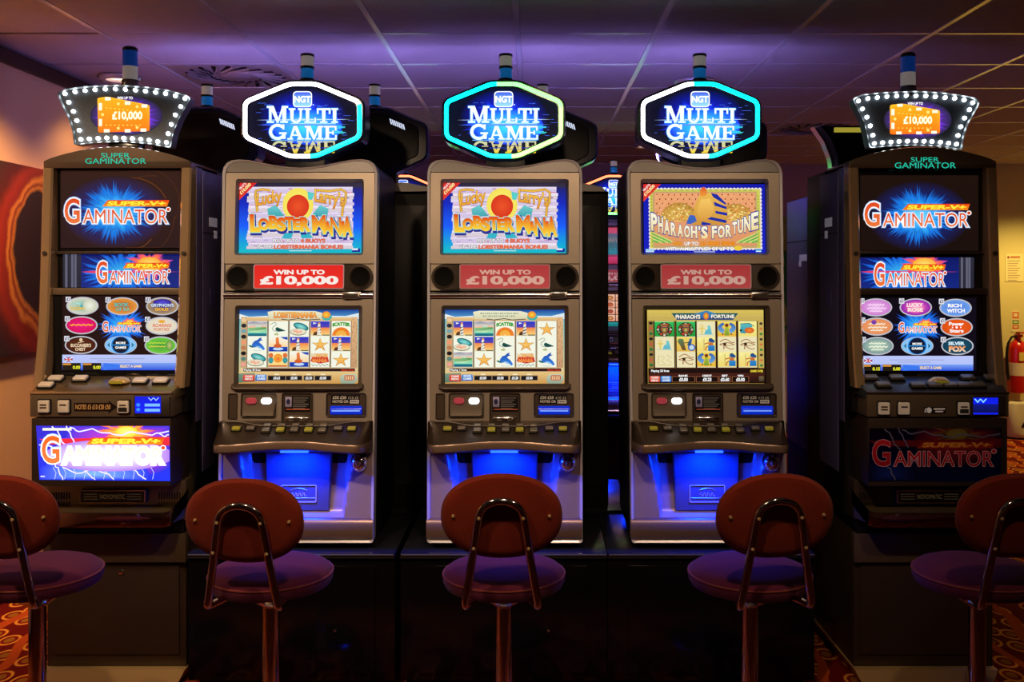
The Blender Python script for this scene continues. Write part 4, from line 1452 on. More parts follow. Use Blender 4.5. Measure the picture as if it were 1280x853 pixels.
                a.poly(P((.62, .30), (.66, .10), (.78, .06), (.98, .26), (.92, .40), (.74, .36)), C(40, 70, 130), C(30, 90, 150))
                a.poly(P((.60, .36), (.86, .36), (.90, .66), (.66, .66)), C(206, 120, 60), C(190, 100, 50))
                a.rect(x0 + w * .60, y0 + h * .58, x0 + w * .96, y0 + h * .96, C(40, 140, 205), C(30, 110, 180))
                a.line(P((.60, .62), (.48, .72), (.46, .94)), 12, C(200, 110, 50))
            elif ch == 'H':
                a.rect(x0, y0, x1, y1, C(240, 214, 100), C(226, 180, 80))
                a.poly(P((.04, .30), (.14, .10), (.36, .14), (.42, .50), (.50, .92), (.30, .90), (.20, .60)), C(90, 130, 90), C(110, 60, 30))
                a.ell(x0 + w * .80, y0 + h * .72, w * .20, h * .24, C(40, 100, 180))
                a.ell(x0 + w * .80, y0 + h * .72, w * .13, h * .16, C(200, 220, 235))
                a.poly(P((.56, .56), (.70, .10), (.84, .10), (.78, .50), (.66, .62)), C(60, 110, 170), C(40, 70, 110))
                a.line(P((.40, .40), (.70, .36)), 7, C(50, 40, 30))
            else:
                col = C(200, 184, 110)
                a.line(P((.2, .2), (.16, .8)), 6, col)
                a.line(P((.3, .24), (.5, .4), (.34, .6), (.5, .8)), 6, col)
                a.line(P((.6, .2), (.84, .34), (.6, .54), (.84, .72)), 6, col)
                a.line(P((.15, .88), (.85, .88)), 5, col)
    a.z = z + 22
    a.rect(66, 628, 1200, 680, C(60, 24, 18))
    a.rect(76, 634, 1192, 674, C(26, 12, 10))
    a.text('Playing 20 lines', 94, 642, 270, 672, WHITE, bold=0.03)
    a.text('GAME OVER', 1060, 644, 1186, 668, C(240, 214, 60), bold=0.04)
    a.rect(66, 680, 1200, 776, C(70, 30, 22), C(24, 10, 8))
    a.poly(round_poly(q(78, 704, 180, 764), 12), C(226, 110, 90), C(196, 60, 50))
    a.text('GAME', 96, 710, 164, 730, C(250, 226, 216), bold=0.04)
    a.text('MENU', 96, 738, 164, 758, C(250, 226, 216), bold=0.04)
    a.poly(round_poly(q(186, 704, 290, 764), 12), C(70, 150, 220), C(30, 90, 180))
    a.text('MORE', 204, 710, 272, 730, C(230, 240, 250), bold=0.04)
    a.text('GAMES', 200, 736, 278, 756, C(230, 240, 250), bold=0.04)
    for x0, x1, cap, t in ((296, 520, 'BANK', '\u00a30.00'), (530, 746, 'CREDIT', '\u00a30.23'), (754, 868, 'BET', '\u00a30.60'), (880, 1046, 'WIN', '\u00a30.00')):
        a.rect(x0, 708, x1, 766, C(150, 90, 60))
        a.rect(x0 + 5, 712, x1 - 5, 762, C(20, 8, 8))
        xm = (x0 + x1) / 2
        a.text(t, xm - 42, 722, xm + 42, 756, WHITE, bold=0.04)
        wc = 46 if len(cap) > 3 else 28
        a.text(cap, xm - wc, 692, xm + wc, 712, WHITE, bold=0.04)
    a.poly(round_poly(q(1142, 706, 1190, 758), 12), C(110, 96, 70), C(60, 50, 36))


def plain_far_reels(a):
    a.frame(550, 380, 7.758)
    a.rect(44, 58, 1208, 780, C(60, 30, 30), C(30, 20, 40))
    rg = random.Random(2)
    z = a.up().z
    for j in range(4):
        for k in range(6):
            a.z = z
            x, y = 60 + k * 192, 90 + j * 130
            a.rect(x, y, x + 176, y + 118, C(240, 190, 160), C(226, 150, 120))
            a.ell(x + 88, y + 60, 56, 40, [C(226, 110, 60), C(190, 80, 60), C(240, 170, 90)][(j + k) % 3], C(120, 60, 50), n=14)
    a.z = z + 4
    a.rect(44, 620, 1208, 700, C(40, 150, 150), C(20, 100, 110))
    a.rect(44, 706, 1208, 780, C(40, 40, 60))


def plain_far_top(a):
    a.frame(550, 222, 7.758)
    a.rect(28, 45, 1222, 735, C(190, 60, 70), C(110, 30, 50))
    a.rect(28, 160, 1222, 560, C(70, 80, 90), C(40, 110, 120))
    for k in range(24):
        x = 40 + k * 49
        a.line([(x, 300), (x + 18, 220), (x + 36, 330)], 12, C(190, 150, 130), new=False)
        a.line([(x, 540), (x + 16, 430), (x + 34, 520)], 14, C(40, 150, 170), new=False)
    a.rect(28, 600, 1222, 735, C(200, 40, 60), C(150, 20, 40))


def marquee(a, lit, text=('WIN UP TO', '\u00a310,000')):
    a.frame(500, 190, 4.74)
    c = C(232, 34, 30) if lit else C(196, 66, 72)
    a.poly(round_poly(q(352, 666, 890, 812), 14), C(170, 130, 120))
    a.poly(round_poly(q(358, 671, 884, 807), 12), c, C(236, 52, 40) if lit else C(206, 84, 86))
    tc = C(255, 240, 232) if lit else C(240, 196, 186)
    a.text(text[0], 470, 699, 775, 727, tc, bold=0.05)
    a.text(text[1], 390, 735, 856, 795, tc, bold=0.05)


def button_mesh(w, d, h, m):
    return MB().prism(rrect(-w / 2, -d / 2, w / 2, d / 2, 0.003, 3), -h, 0, inset=0.0016).mesh('play_button', M(m))


_BTN = {}


def make_machine(loc, label, tubes, top_art, reel_art, lit_marquee, group, far=False):
    t = tag(empty('slot_machine', loc), label, 'slot machine', group)
    # cabinet
    MB().prism(silhouette(1.2, 1.0, 678), 0.045, 0.50).build('cabinet', 'black_satin', t, shear=lambda z: msh(z) * 0.6)
    MB().ring(silhouette(0, 0, 678.5), silhouette(3.1, 2.0, 676), -0.005, 0.05, yin=-0.001).build('edge_trim', 'silver_trim', t, shear=msh)
    # cap under the sign: from the wavy top down to the seam
    top = [p for p in silhouette(3.2, 2.0, 678)[2:19]]
    zc = mp(631, 215)[1]
    MB().prism([(top[0][0], zc)] + top + [(top[-1][0], zc)], 0.002, 0.05).build('top_cap', 'cap_grey', t, shear=msh)
    # upper door with its screen
    MB().ring(mr(538.4, 216, 724.3, 329.6, 0.004), mr(550.6, 223.8, 711, 319, 0.010), 0.0, 0.045).build('upper_door', 'bronze', t, shear=msh)
    MB().ring(mr(550.9, 224.1, 710.7, 318.7, 0.010), mr(553.6, 228.2, 707.9, 316.2, 0.005), 0.0, 0.04, yin=0.016).build('screen_frame', 'cap_grey', t, shear=msh)
    a = Art(mp)
    top_art(a)
    MB().prism(mr(552.5, 227, 709, 317.4, 0.004), 0.019, 0.045).build('screen_glass', 'black_plate', t, shear=msh)
    a.build('upper_screen', 'screen_print', t, y=0.0185, shear=msh)
    # speaker band
    MB().prism(mr(538.4, 330.3, 724.3, 363.4, 0.002), 0.006, 0.045).build('speaker_band', 'bronze', t, shear=msh)
    for s, cx in ((-1, 554.9), (1, 707.8)):
        x, z = mp(cx, 346.5)
        pod = []
        r_ = 0.0472
        ang = range(90, 271, 12) if s < 0 else range(270, 451, 12)
        for d in ang:
            pod.append((x + r_ * math.cos(math.radians(d)), z + r_ * math.sin(math.radians(d))))
        inner = mp(574.6 if s < 0 else 687.8, 346.5)[0]
        pod += ([(inner, z - r_), (inner, z + r_)] if s < 0 else [(inner, z + r_), (inner, z - r_)])
        sp = MB().prism(pod, -0.004, 0.03, inset=0.003).build('speaker', 'brown_dark', t, shear=msh)
        MB().lathe([(0.0345, -0.004), (0.0385, -0.010), (0.0405, -0.006), (0.0405, 0.0), (0.0345, 0.0)], 32, (x, 0, z), 'y').build('speaker_ring', 'brown_plastic', sp, shear=msh)
        MB().lathe([(0.0, -0.0045), (0.018, -0.005), (0.034, -0.0085), (0.0345, -0.004)], 32, (x, 0, z), 'y').build('speaker_mesh', 'lens_dark', sp, shear=msh)
    a = Art(mp)
    marquee(a, lit_marquee, ('WIN UP TO', '\u00a310,000') if not far else ('WIN UP TO', '\u00a34,000'))
    MB().prism(mr(574.8, 330.6, 687.4, 361.2, 0.003), -0.002, 0.03).build('marquee_box', 'brown_plastic', t, shear=msh)
    a.build('prize_panel', 'marquee_lit' if lit_marquee else 'marquee_soft', t, y=-0.0026, shear=msh)
    # chrome bar with latch
    b0, b1 = mp(538, 369), mp(724.4, 369)
    bar = MB().tube([(b0[0], 0.0, b0[1]), (b1[0], 0.0, b1[1])], 0.0115, 16).build('chrome_bar', 'chrome', t, shear=msh)
    MB().prism(mr(686.7, 364.6, 708.9, 373.4, 0.002), -0.0145, 0.004, inset=0.002).build('latch', 'chrome', bar, shear=msh)
    MB().prism(mr(689.5, 366.8, 706, 371.2, 0.001), -0.0150, 0.0).build('latch_window', 'brown_dark', bar, shear=msh)
    # lower door
    MB().ring(mr(538.4, 374.2, 724.3, 530, 0.003), mr(551.7, 382, 711, 485.5, 0.010), 0.0, 0.045).build('lower_door', 'bronze', t, shear=msh)
    MB().ring(mr(551.9, 382.2, 710.8, 485.3, 0.010), mr(555.2, 387.4, 705.8, 480.4, 0.004), 0.0, 0.04, yin=0.014).build('screen_frame', 'brown_plastic', t, shear=msh)
    MB().prism(mr(553.8, 386, 707, 481.6, 0.003), 0.017, 0.045).build('screen_glass', 'black_plate', t, shear=msh)
    a = Art(mp)
    reel_art(a)
    a.build('reel_screen', 'screen_print', t, y=0.0165, shear=msh)
    l0, l1 = mp(550, 484.6), mp(712, 484.6)
    MB().tube([(l0[0], 0.004, l0[1] + 0.010), (l0[0] + 0.002, -0.006, l0[1]), (l0[0] + 0.012, -0.010, l0[1] - 0.003), (0, -0.011, l0[1] - 0.003), (l1[0] - 0.012, -0.010, l1[1] - 0.003), (l1[0] - 0.002, -0.006, l1[1]), (l1[0], 0.004, l1[1] + 0.010)],
              0.0065, 10).build('screen_ledge', 'brown_plastic', t, shear=msh)
    # service pods under the screen
    MB().ring(mr(544.8, 491.8, 556.2, 524, 0.004), mr(545.8, 492.9, 555.2, 523, 0.003), -0.004, 0.02).build('slot_rim', 'brown_dark', t, shear=msh)
    MB().prism(mr(545.6, 492.6, 555.4, 523.2, 0.003), -0.001, 0.02).build('slot_cover', 'brown_plastic', t, shear=msh)
    pod = MB().ring(mr(561, 491.5, 604.6, 522, 0.008), mr(562.4, 492.9, 603.2, 520.8, 0.006), -0.006, 0.02, yin=-0.003).build('coin_pod', 'brown_dark', t, shear=msh)
    x0, zt = mp(562.2, 492.8)
    x1, zb = mp(603.4, 521)
    MB().add([(x0, -0.001, zt), (x1, -0.001, zt), (x1, -0.0005, zt - 0.042), (x0, -0.0005, zt - 0.042), (x1 - 0.006, -0.010, zb + 0.004), (x0 + 0.006, -0.010, zb + 0.004), (x0, 0.012, zb), (x1, 0.012, zb), (x0, 0.012, zt), (x1, 0.012, zt)],
             [(0, 1, 2, 3), (3, 2, 4, 5), (5, 4, 7, 6), (0, 3, 5, 6, 8), (1, 9, 7, 4, 2), (8, 9, 1, 0), (6, 7, 9, 8)]).build('coin_chute', 'coin_chute', pod, shear=msh)
    for cx, mname in ((573.8, 'pink_button'), (592.6, 'white_button')):
        x, z = mp(cx, 501.3)
        MB().prism(rrect(x - 0.0195, z - 0.0115, x + 0.0195, z + 0.0115, 0.011, 6), -0.008, 0.0, inset=0.003).build('oval_button', mname, pod, shear=msh)
    pod = MB().ring(mr(612, 491.5, 650.4, 529, 0.007), mr(613.6, 493.2, 648.8, 528, 0.005), -0.006, 0.02, yin=-0.003).build('card_pod', 'brown_dark', t, shear=msh)
    MB().prism(mr(613.2, 493, 649.2, 528.6, 0.004), -0.001, 0.02).build('pod_plate', 'brown_plastic', pod, shear=msh)
    MB().prism(mr(615.4, 495.6, 647.4, 514.5, 0.002), -0.0025, 0.01).build('glass_plate', 'black_plate', pod, shear=msh)
    a = Art(mp).frame(500, 470, 4.267)
    a.rect(492, 110, 628, 190, C(16, 14, 16))
    a.rect(496, 112, 530, 166, C(170, 160, 190), C(120, 110, 130))
    a.ell(512, 138, 11, 15, C(40, 40, 70), n=12)
    for k in range(6):
        a.rect(538, 116 + k * 11, 620 - (k % 3) * 10, 120 + k * 11, C(120, 112, 104))
    a.rect(500, 176, 626, 181, C(190, 90, 60))
    a.build('card_label', 'print_label', pod, y=-0.003, shear=msh)
    x, z = mp(631, 523.2)
    MB().lathe([(0.0, -0.012), (0.030, -0.009), (0.044, -0.003), (0.046, 0.002)], 24, (x, 0, z), 'y', sx=1.0, sy=0.26).build('chrome_lip', 'chrome', pod, shear=msh)
    pod = MB().ring(mr(667.4, 491.5, 717, 521, 0.008), mr(668.8, 492.9, 715.6, 519.8, 0.006), -0.006, 0.02, yin=-0.003).build('note_acceptor', 'brown_dark', t, shear=msh)
    MB().prism(mr(668.6, 492.7, 715.8, 520, 0.006), -0.001, 0.02).build('pod_plate', 'brown_plastic', pod, shear=msh)
    a = Art(mp).frame(500, 470, 4.267)
    a.rect(740, 102, 892, 150, C(14, 12, 12))
    a.text('\u00a350 \u00a320', 748, 108, 820, 124, C(206, 196, 180), bold=0.02)
    a.text('\u00a310 \u00a35', 830, 110, 886, 124, C(170, 160, 148), bold=0.01)
    a.text('NOTES OR', 748, 130, 832, 144, C(206, 196, 180), bold=0.02)
    a.rect(840, 128, 888, 147, C(206, 200, 190))
    for k in range(5):
        a.rect(845 + k * 8, 133, 850 + k * 8, 142, C(60, 56, 56), new=k == 0)
    a.build('note_label', 'print_label', pod, y=-0.0016, shear=msh)
    s0, s1 = mp(673, 513), mp(712, 513)
    MB().tube([(s0[0], 0.004, s0[1]), (s1[0], 0.004, s1[1])], 0.0165, 14).build('note_slot_lamp', 'blue_lens', pod, shear=msh)
    MB().prism(mr(675, 512.4, 710, 514, 0.0005), -0.0135, -0.010).build('note_slot', mat('slot_glow', C(120, 160, 240), 0.3, emit=C(110, 160, 255), strength=0.8, noise=0.02), pod, shear=msh)
    # button deck
    ZB, W = mp(631, 526)[1], 0.281

    def prot(u):
        k = abs(u)
        p = 0.108 + 0.034 * sst(0.15, 0.78, k)
        if k > 0.86:
            e = (k - 0.86) / 0.14
            p = 0.03 + (p - 0.03) * math.sqrt(max(0.0, 1 - e * e))
        return p

    def zf(u):
        return ZB - 0.060 + 0.004 * math.cos(u * PI)
    nu = 48
    prof = []
    for i in range(nu + 1):
        u = -1 + 2 * i / nu
        p = prot(u)
        x = W * u
        z1 = zf(u)
        prof.append([(x, 0.012, ZB), (x, -0.004, ZB), (x, -p + 0.010, z1 + 0.001), (x, -p + 0.003, z1 - 0.002), (x, -p, z1 - 0.008), (x, -p + 0.001, z1 - 0.027), (x, -p + 0.006, z1 - 0.032), (x, -p * 0.7, z1 - 0.036), (x, 0.012, z1 - 0.060)])
    lipmb, deckmb = MB(), MB()
    m_ = len(prof[0])
    vs_ = [p for row in prof for p in row]
    deck_f = [(i * m_ + j, (i + 1) * m_ + j, (i + 1) * m_ + j + 1, i * m_ + j + 1) for i in range(nu) for j in (0, 1, 2)]
    deck_f += [(i * m_ + j, (i + 1) * m_ + j, (i + 1) * m_ + j + 1, i * m_ + j + 1) for i in range(nu) for j in (6, 7)]
    deck_f += [(i * m_ + 8, (i + 1) * m_ + 8, (i + 1) * m_, i * m_) for i in range(nu)]
    lip_f = [(i * m_ + j, (i + 1) * m_ + j, (i + 1) * m_ + j + 1, i * m_ + j + 1) for i in range(nu) for j in (3, 4, 5)]
    deck_f += [tuple(range(m_)), tuple(nu * m_ + k for k in range(m_))[::-1]]
    deck = deckmb.add(vs_, deck_f).build('button_deck', 'deck_brown', t, shear=msh)
    lipmb.add(vs_, lip_f).build('deck_lip', 'deck_lip', deck, shear=msh)
    # raised ridge that runs along the back of the deck
    ridge = []
    for k in range(25):
        u = -0.92 + 1.84 * k / 24
        ridge.append((W * u, -0.010 - 0.022 * math.exp(-(u / 0.62) ** 6), ZB - 0.002 - 0.013 * math.exp(-(u / 0.62) ** 6)))
    MB().tube(ridge, 0.0035, 8).build('deck_ridge', 'brown_dark', deck, shear=msh)
    slope = math.atan2(0.060, 0.125)

    def on_deck(px, v):
        x = (px - 631) * 3.44 / F
        p = prot(x / W)
        return (x, -0.004 + (-p + 0.014) * v, ZB + (zf(x / W) - ZB) * v)
    for cxx, kind in ((258, 'y'), (333, 'g'), (417, 'G'), (492, 'Y'), (567, 'G'), (642, 'Y'), (717, 'G'), (800, 'g'), (872, 'y')):
        px = 500 + cxx / 4.267
        spots = [(0.40, 'key_yellow' if kind == 'y' else 'key_grey', 0.029, 0.018)] if kind in 'yg' else [(0.30, 'key_grey', 0.026, 0.014), (0.52, 'key_yellow' if kind == 'Y' else 'key_grey', 0.028, 0.021)]
        for v, mname, w, d in spots:
            key = (mname, w)
            if key not in _BTN:
                _BTN[key] = button_mesh(w, d, 0.009, mname)
            if ('b', w) not in _BTN:
                _BTN[('b', w)] = MB().prism(rrect(-w / 2 - 0.004, -d / 2 - 0.004, w / 2 + 0.004, d / 2 + 0.004, 0.003, 3), -0.003, 0.006).mesh('button_base', M('black_satin'))
            x, y, z = on_deck(px, v)
            for nm, me, lift in (('button_base', _BTN[('b', w)], 0.0), ('play_button', _BTN[key], 0.002)):
                o = link(nm, me, deck)
                o.location = (x, y + msh(z), z + lift)
                o.rotation_euler = (-PI / 2 + slope, 0, 0)
    # belly
    zb0, zb1 = mp(631, 648)[1], ZB - 0.085

    def depth(x, z):
        h = (z - zb0) / (zb1 - zb0)
        edge = 0.172 + 0.012 * h
        k = 1 - sst(edge - 0.006, edge + 0.004 + 0.05 * h * h, abs(x))
        fl = sst(0.0, 0.05, h)
        return 0.052 * k * fl * (0.75 + 0.25 * h)

    def belly(u, v):
        x = -0.284 + 0.568 * u
        z = zb0 + (zb1 - zb0) * v
        return (x, 0.006 + depth(x, z), z)
    MB().grid(belly, 80, 28).build('belly_panel', 'belly_silver', t, shear=msh)
    cpan = []
    for k in range(9):
        v = k / 8
        cpan.append((0.115 + 0.010 * v, zb0 + 0.018 + (zb1 - 0.004 - zb0 - 0.018) * v))
    MB().prism([(w, z) for w, z in cpan] + [(-w, z) for w, z in cpan[::-1]], 0.034, 0.056, inset=0.004).build('belly_centre_panel', 'belly_centre', t, shear=msh)
    npx0, npz0 = mp(609, 609)
    npx1, npz1 = mp(654, 631)
    pl = MB().ring(rrect(npx0, npz1, npx1, npz0, 0.004), rrect(npx0 + 0.003, npz1 + 0.003, npx1 - 0.003, npz0 - 0.003, 0.003), 0.031, 0.036).build('name_plate', 'silver_trim', t, shear=msh)
    xm, zm = (npx0 + npx1) / 2, (npz0 + npz1) / 2
    arc = [(xm - 0.03 + 0.06 * k / 10, 0.0325, zm + 0.012 + 0.008 * math.sin(PI * k / 10)) for k in range(11)]
    sw = [(xm - 0.028 + 0.056 * k / 20, 0.0325, zm - 0.004 + 0.008 * math.sin(k * 1.25)) for k in range(21)]
    MB().tube(arc, 0.0011, 6).tube(sw, 0.0011, 6).tube([(npx0 + 0.006, 0.0325, zm - 0.016), (npx1 - 0.006, 0.0325, zm - 0.016)], 0.0010, 6).build('embossed_script', 'silver_trim', pl, shear=msh)
    # lamp under the deck
    lm = MB().box(-0.05, 0.05, -0.035, -0.018, ZB - 0.1115, ZB - 0.100).build('belly_lamp', 'led_blue', t, shear=msh)
    ld = bpy.data.lights.new('belly_light', 'AREA')
    ld.shape = 'RECTANGLE'
    ld.size, ld.size_y = 0.10, 0.03
    ld.energy = 5.0 if not far else 6.0
    ld.color = (0.0, 0.032, 1.0)
    lo = link('belly_light', ld, t)
    lo.location = (0, -0.03 + msh(zb1), ZB - 0.120)
    lo.rotation_euler = Vector((0, -0.08, -1)).to_track_quat('-Z', 'Y').to_euler()
    # chrome push knob
    x, z = mp(709.8, 578)
    kb = MB().lathe([(0.0, -0.030), (0.012, -0.029), (0.024, -0.022), (0.031, -0.010), (0.034, 0.0), (0.034, 0.010)], 28, (x, 0, z), 'y', sx=0.95, sy=1.08).build('chrome_knob', 'chrome', t, shear=msh)
    MB().lathe([(0.0, -0.036), (0.007, -0.035), (0.010, -0.030), (0.010, -0.024)], 16, (x, 0, z), 'y').build('knob_centre', 'brass', kb, shear=msh)
    for k in range(8):
        a_ = 2 * PI * k / 8
        MB().lathe([(0.0, -0.0235), (0.004, -0.0225), (0.006, -0.018)], 8, (x + 0.0215 * math.cos(a_), 0, z + 0.0235 * math.sin(a_)), 'y').build('knob_facet', 'silver_trim', kb, shear=msh)
    # rounded sill and dark foot
    zs0, zs1 = mp(631, 676.4)[1], zb0 + 0.001

    def sill(u, v):
        a_ = PI * (v - 0.5)
        return (-0.284 + 0.568 * u, 0.006 - 0.020 * math.cos(a_), (zs0 + zs1) / 2 + (zs1 - zs0) / 2 * math.sin(a_))
    MB().grid(sill, 4, 14).build('tray_sill', 'deck_lip', t, shear=msh)
    MB().box(-0.26, 0.26, 0.0, 0.44, 0.001, 0.026).build('foot_plinth', 'black_matte', t)
    hex_sign(t, tubes)
    return t


TUBES_A = [('tube_white', lambda u, v: not (v < 0.42 and u > 0.05)), ('tube_cyan', lambda u, v: v < 0.42 and u > 0.05)]
TUBES_B = [('tube_cyan', lambda u, v: u < 0.0), ('tube_green', lambda u, v: u >= 0.0 and v > -0.3), ('tube_yellow', lambda u, v: u >= 0.0 and v <= -0.3)]
TUBES_C = [('tube_white', lambda u, v: u < 0.10), ('tube_cyan', lambda u, v: u >= 0.10)]
TUBES_F = [('tube_red', lambda u, v: v > -0.2), ('tube_green', lambda u, v: v <= -0.2)]
GRP = 'silver slot machines in the middle of the row'
make_machine((MX[0], MYF, MZ), 'silver slot machine with a brightly lit red prize panel and a white-cyan hexagon sign', TUBES_A, lobster_top,
             lambda a: lobster_reels(a, ['BGOLC', 'DYLSL', 'OHYWS'], True, ('\u00a30.63', '\u00a30.00', '\u00a30.30', '\u00a30.00')), True, GRP)
make_machine((MX[1], MYF, MZ), 'silver slot machine with a cyan and green hexagon sign, middle of the row', TUBES_B, lobster_top,
             lambda a: lobster_reels(a, ['LBCLS', 'OLGSG', 'BSDWD'], False, ('\u00a30.00', '\u00a30.00', '\u00a30.20', '\u00a30.00')), False, GRP)
make_machine((MX[2], MYF, MZ), 'silver slot machine showing an Egyptian game with yellow reels and blue bordered top screen', TUBES_C, pharaoh_top, pharaoh_reels, False, GRP)

# --------------------------------------------------- stands under the row
STAND_LAB = ['glossy black stand under the slot machine with the brightly lit red prize panel', 'glossy black stand under the middle slot machine with the cyan and green sign', 'glossy black stand under the slot machine with the Egyptian game']
for k, x in enumerate(MX):
    s = tag(empty('machine_stand', (x, 3.40, 0.0)), STAND_LAB[k], 'stand', 'black stands under the silver machines')
    w0, w1 = -0.372, 0.372
    MB().box(w0, w1, 0.012, 0.55, 0.04, 0.482).build('body', 'stand_black', s, bevel=0.002)
    MB().box(w0, w1, 0.0, 0.56, 0.482, 0.4995).build('top_board', 'stand_top', s, bevel=0.002)
    MB().box(w0 + 0.004, w1 - 0.004, -0.003, 0.001, 0.4945, 0.4985).build('edge_strip', 'cap_grey', s)
    d = MB().box(-0.30, 0.30, 0.002, 0.014, 0.07, 0.455).build('door', 'stand_black', s, bevel=0.002)
    MB().lathe([(0.0, -0.008), (0.005, -0.007), (0.0065, -0.003), (0.0065, 0.004)], 14, (0.16, 0.0, 0.225), 'y').build('lock', 'chrome_tube', d)
    MB().box(w0 + 0.03, w1 - 0.03, 0.05, 0.52, 0.0, 0.042).build('plinth', 'black_matte', s)


# --------------------------------------------------- machines that stand with their backs to us
def make_back_machine(loc, label, rz=0.0):
    t = tag(empty('slot_machine', loc, rz), label, 'slot machine', 'machines of the rear row seen from behind')
    MB().box(-0.282, 0.282, 0.0, 0.55, 0.0, 1.36).build('cabinet', 'black_matte', t, bevel=0.01)
    cap = [(-0.282, 1.36)] + [(-0.282 + 0.564 * k / 20, 1.388 + 0.010 * math.cos(4 * PI * (k / 20) + PI) - (0.03 if k in (0, 20) else 0)) for k in range(21)] + [(0.282, 1.36)]
    MB().prism(cap, 0.0, 0.53).build('top_cap', 'cap_grey', t)
    MB().box(-0.25, 0.25, -0.006, 0.002, 0.10, 1.30).build('rear_door', 'black_satin', t, bevel=0.003)
    z0 = hexmap(0, 385)[1]
    body = [(-x, z) for x, z in hexpts(26, 40)]
    s = MB().prism(body, 0.10, 0.215, inset=0.008).build('topper_sign', 'sign_rim', t)
    MB().prism([(x * 0.84, z0 + (z - z0) * 0.84) for x, z in body], 0.094, 0.11, inset=0.004).build('rear_cover', mat('rear_cover', (0.012, 0.011, 0.014), 0.3, spec=0.2, noise=0.1), s)
    front = [(x, 0.222, z) for x, z in hexpts(0, 30)]
    half_n = len(front) // 2
    MB().tube(front[:half_n + 1], 0.0096, 10).build('light_tube', 'tube_violet', s)
    MB().tube(front[half_n:] + front[:1], 0.0096, 10).build('light_tube', 'tube_violet', s)
    for k in range(7):
        o = MB().prism([(0.075 + k * 0.0095, z0 + 0.100 - k * 0.0040 - 0.0), (0.081 + k * 0.0095, z0 + 0.098 - k * 0.0040), (0.087 + k * 0.0095, z0 + 0.074 - k * 0.0040), (0.081 + k * 0.0095, z0 + 0.076 - k * 0.0040)], 0.0915, 0.10).build('vent_slot', 'vent_lit', s)
    MB().box(-0.10, 0.10, 0.12, 0.20, 1.38, z0 - 0.13).build('sign_neck', 'black_satin', t)
    beacon(t, 0.0, 0.155, hexmap(597, 170)[1] - 0.006)
    return t


BACK_LAB = ['black rear of a hexagon-topped machine between the bulb sign and its neighbour sign', 'black rear of a hexagon-topped machine in the gap beside the middle machine', 'black rear of a hexagon-topped machine half hidden behind the green-edged sign', 'black rear of a machine hidden behind the Egyptian game machine']
for k, bx_ in enumerate((-1.457, -0.709, 0.04, 0.789)):
    make_back_machine((bx_, 4.075, MZ), BACK_LAB[k])
    s = tag(empty('machine_stand', (bx_, 4.04, 0.0)), ['black rear-row stand behind the bulb-framed machine', 'black rear-row stand in the shadow behind the middle machine', 'black rear-row stand with a bluish top seen in the gap by the middle machine', 'black rear-row stand in the shadow behind the Egyptian game machine'][k], 'stand', 'stands of the rear row')
    MB().box(-0.372, 0.372, 0.0, 0.58, 0.0, 0.482).build('body', 'stand_black', s)
    MB().box(-0.372, 0.372, -0.01, 0.60, 0.482, 0.4995).build('top_board', 'stand_top', s, bevel=0.002)

# --------------------------------------------------- far aisle, facing us
for fx, lab in ((0.592, 'distant slot machine with a red-edged sign glimpsed in the gap between two machines'), (-0.95, 'distant machine whose red arched sign top peeks over the rear cabinets')):
    make_machine((fx, 6.85, 0.50), lab, TUBES_F, plain_far_top, plain_far_reels, False, 'machines of the far aisle', far=True)
    s = tag(empty('machine_stand', (fx, 6.75, 0.0)), 'stand under the ' + ('distant machine glimpsed in the gap' if fx > 0 else 'distant machine behind the rear cabinets'), 'stand', 'stands of the far aisle')
    MB().box(-0.372, 0.372, 0.0, 0.58, 0.0, 0.48).build('body', 'stand_black', s)
    MB().box(-0.372, 0.372, -0.01, 0.60, 0.48, 0.4995).build('top_board', 'stand_top', s, bevel=0.002)

# ------------------------------------------------------------------ tall machines with bulb-framed toppers at both ends of the row
GXC = (-1.539, 1.438)
GZ = 0.556
GYF = 3.5


def gsh(z):
    """upper part leans back a little."""
    return 0.05 * (z + GZ - 1.9)


def logo(a, x0, y0, x1, y1, wash=False, dark=False):
    """G AMINATOR wordmark with a streak above; box in art coordinates."""
    W, H = x1 - x0, y1 - y0
    X = lambda u: x0 + W * (u - 245) / 660.0
    Y = lambda v: y0 + H * (v - 330) / 170.0
    red, org = C(226, 70, 30), C(240, 120, 60)
    line_ = WHITE
    if dark:
        red, org, line_ = C(190, 30, 44), C(150, 20, 36), C(214, 150, 160)
    if wash:
        a.ell(X(600), Y(446), W * .52, H * .52, C(255, 255, 255), C(170, 120, 235))  # overexposed glow of the lit panel painted behind whitened letters
    # streak with SUPER-V+
    a.poly([(X(480), Y(384)), (X(515), Y(344)), (X(895), Y(344)), (X(880), Y(384))], C(236, 60, 20) if not dark else C(120, 20, 20), C(250, 140, 20) if not dark else C(150, 40, 20))
    a.text('SUPER-V+', X(508), Y(350), X(868), Y(379), C(255, 236, 60) if not dark else C(210, 130, 50), bold=0.05, shear=0.3)
    if wash:
        a.text('AMINATOR', X(362), Y(402), X(884), Y(490), WHITE, out=WHITE, ow=0.11)
    a.text('AMINATOR', X(362), Y(402), X(884), Y(490), C(255, 240, 190) if wash else red, org if not wash else C(255, 250, 235), bold=0.0, out=line_ if not wash else None, ow=0.035 if not dark else 0.03, out2=None if dark or wash else C(190, 215, 255), ow2=0.07)
    a.text('G', X(248), Y(334), X(342), Y(490), red if not wash else C(240, 90, 20), org, bold=0.02, out=line_, ow=0.035 if not dark else 0.015, out2=None if dark else C(190, 215, 255), ow2=0.06)
    a.ell(X(888), Y(402), W * .024, H * .09, line_)
    a.ell(X(888), Y(402), W * .016, H * .06, red)


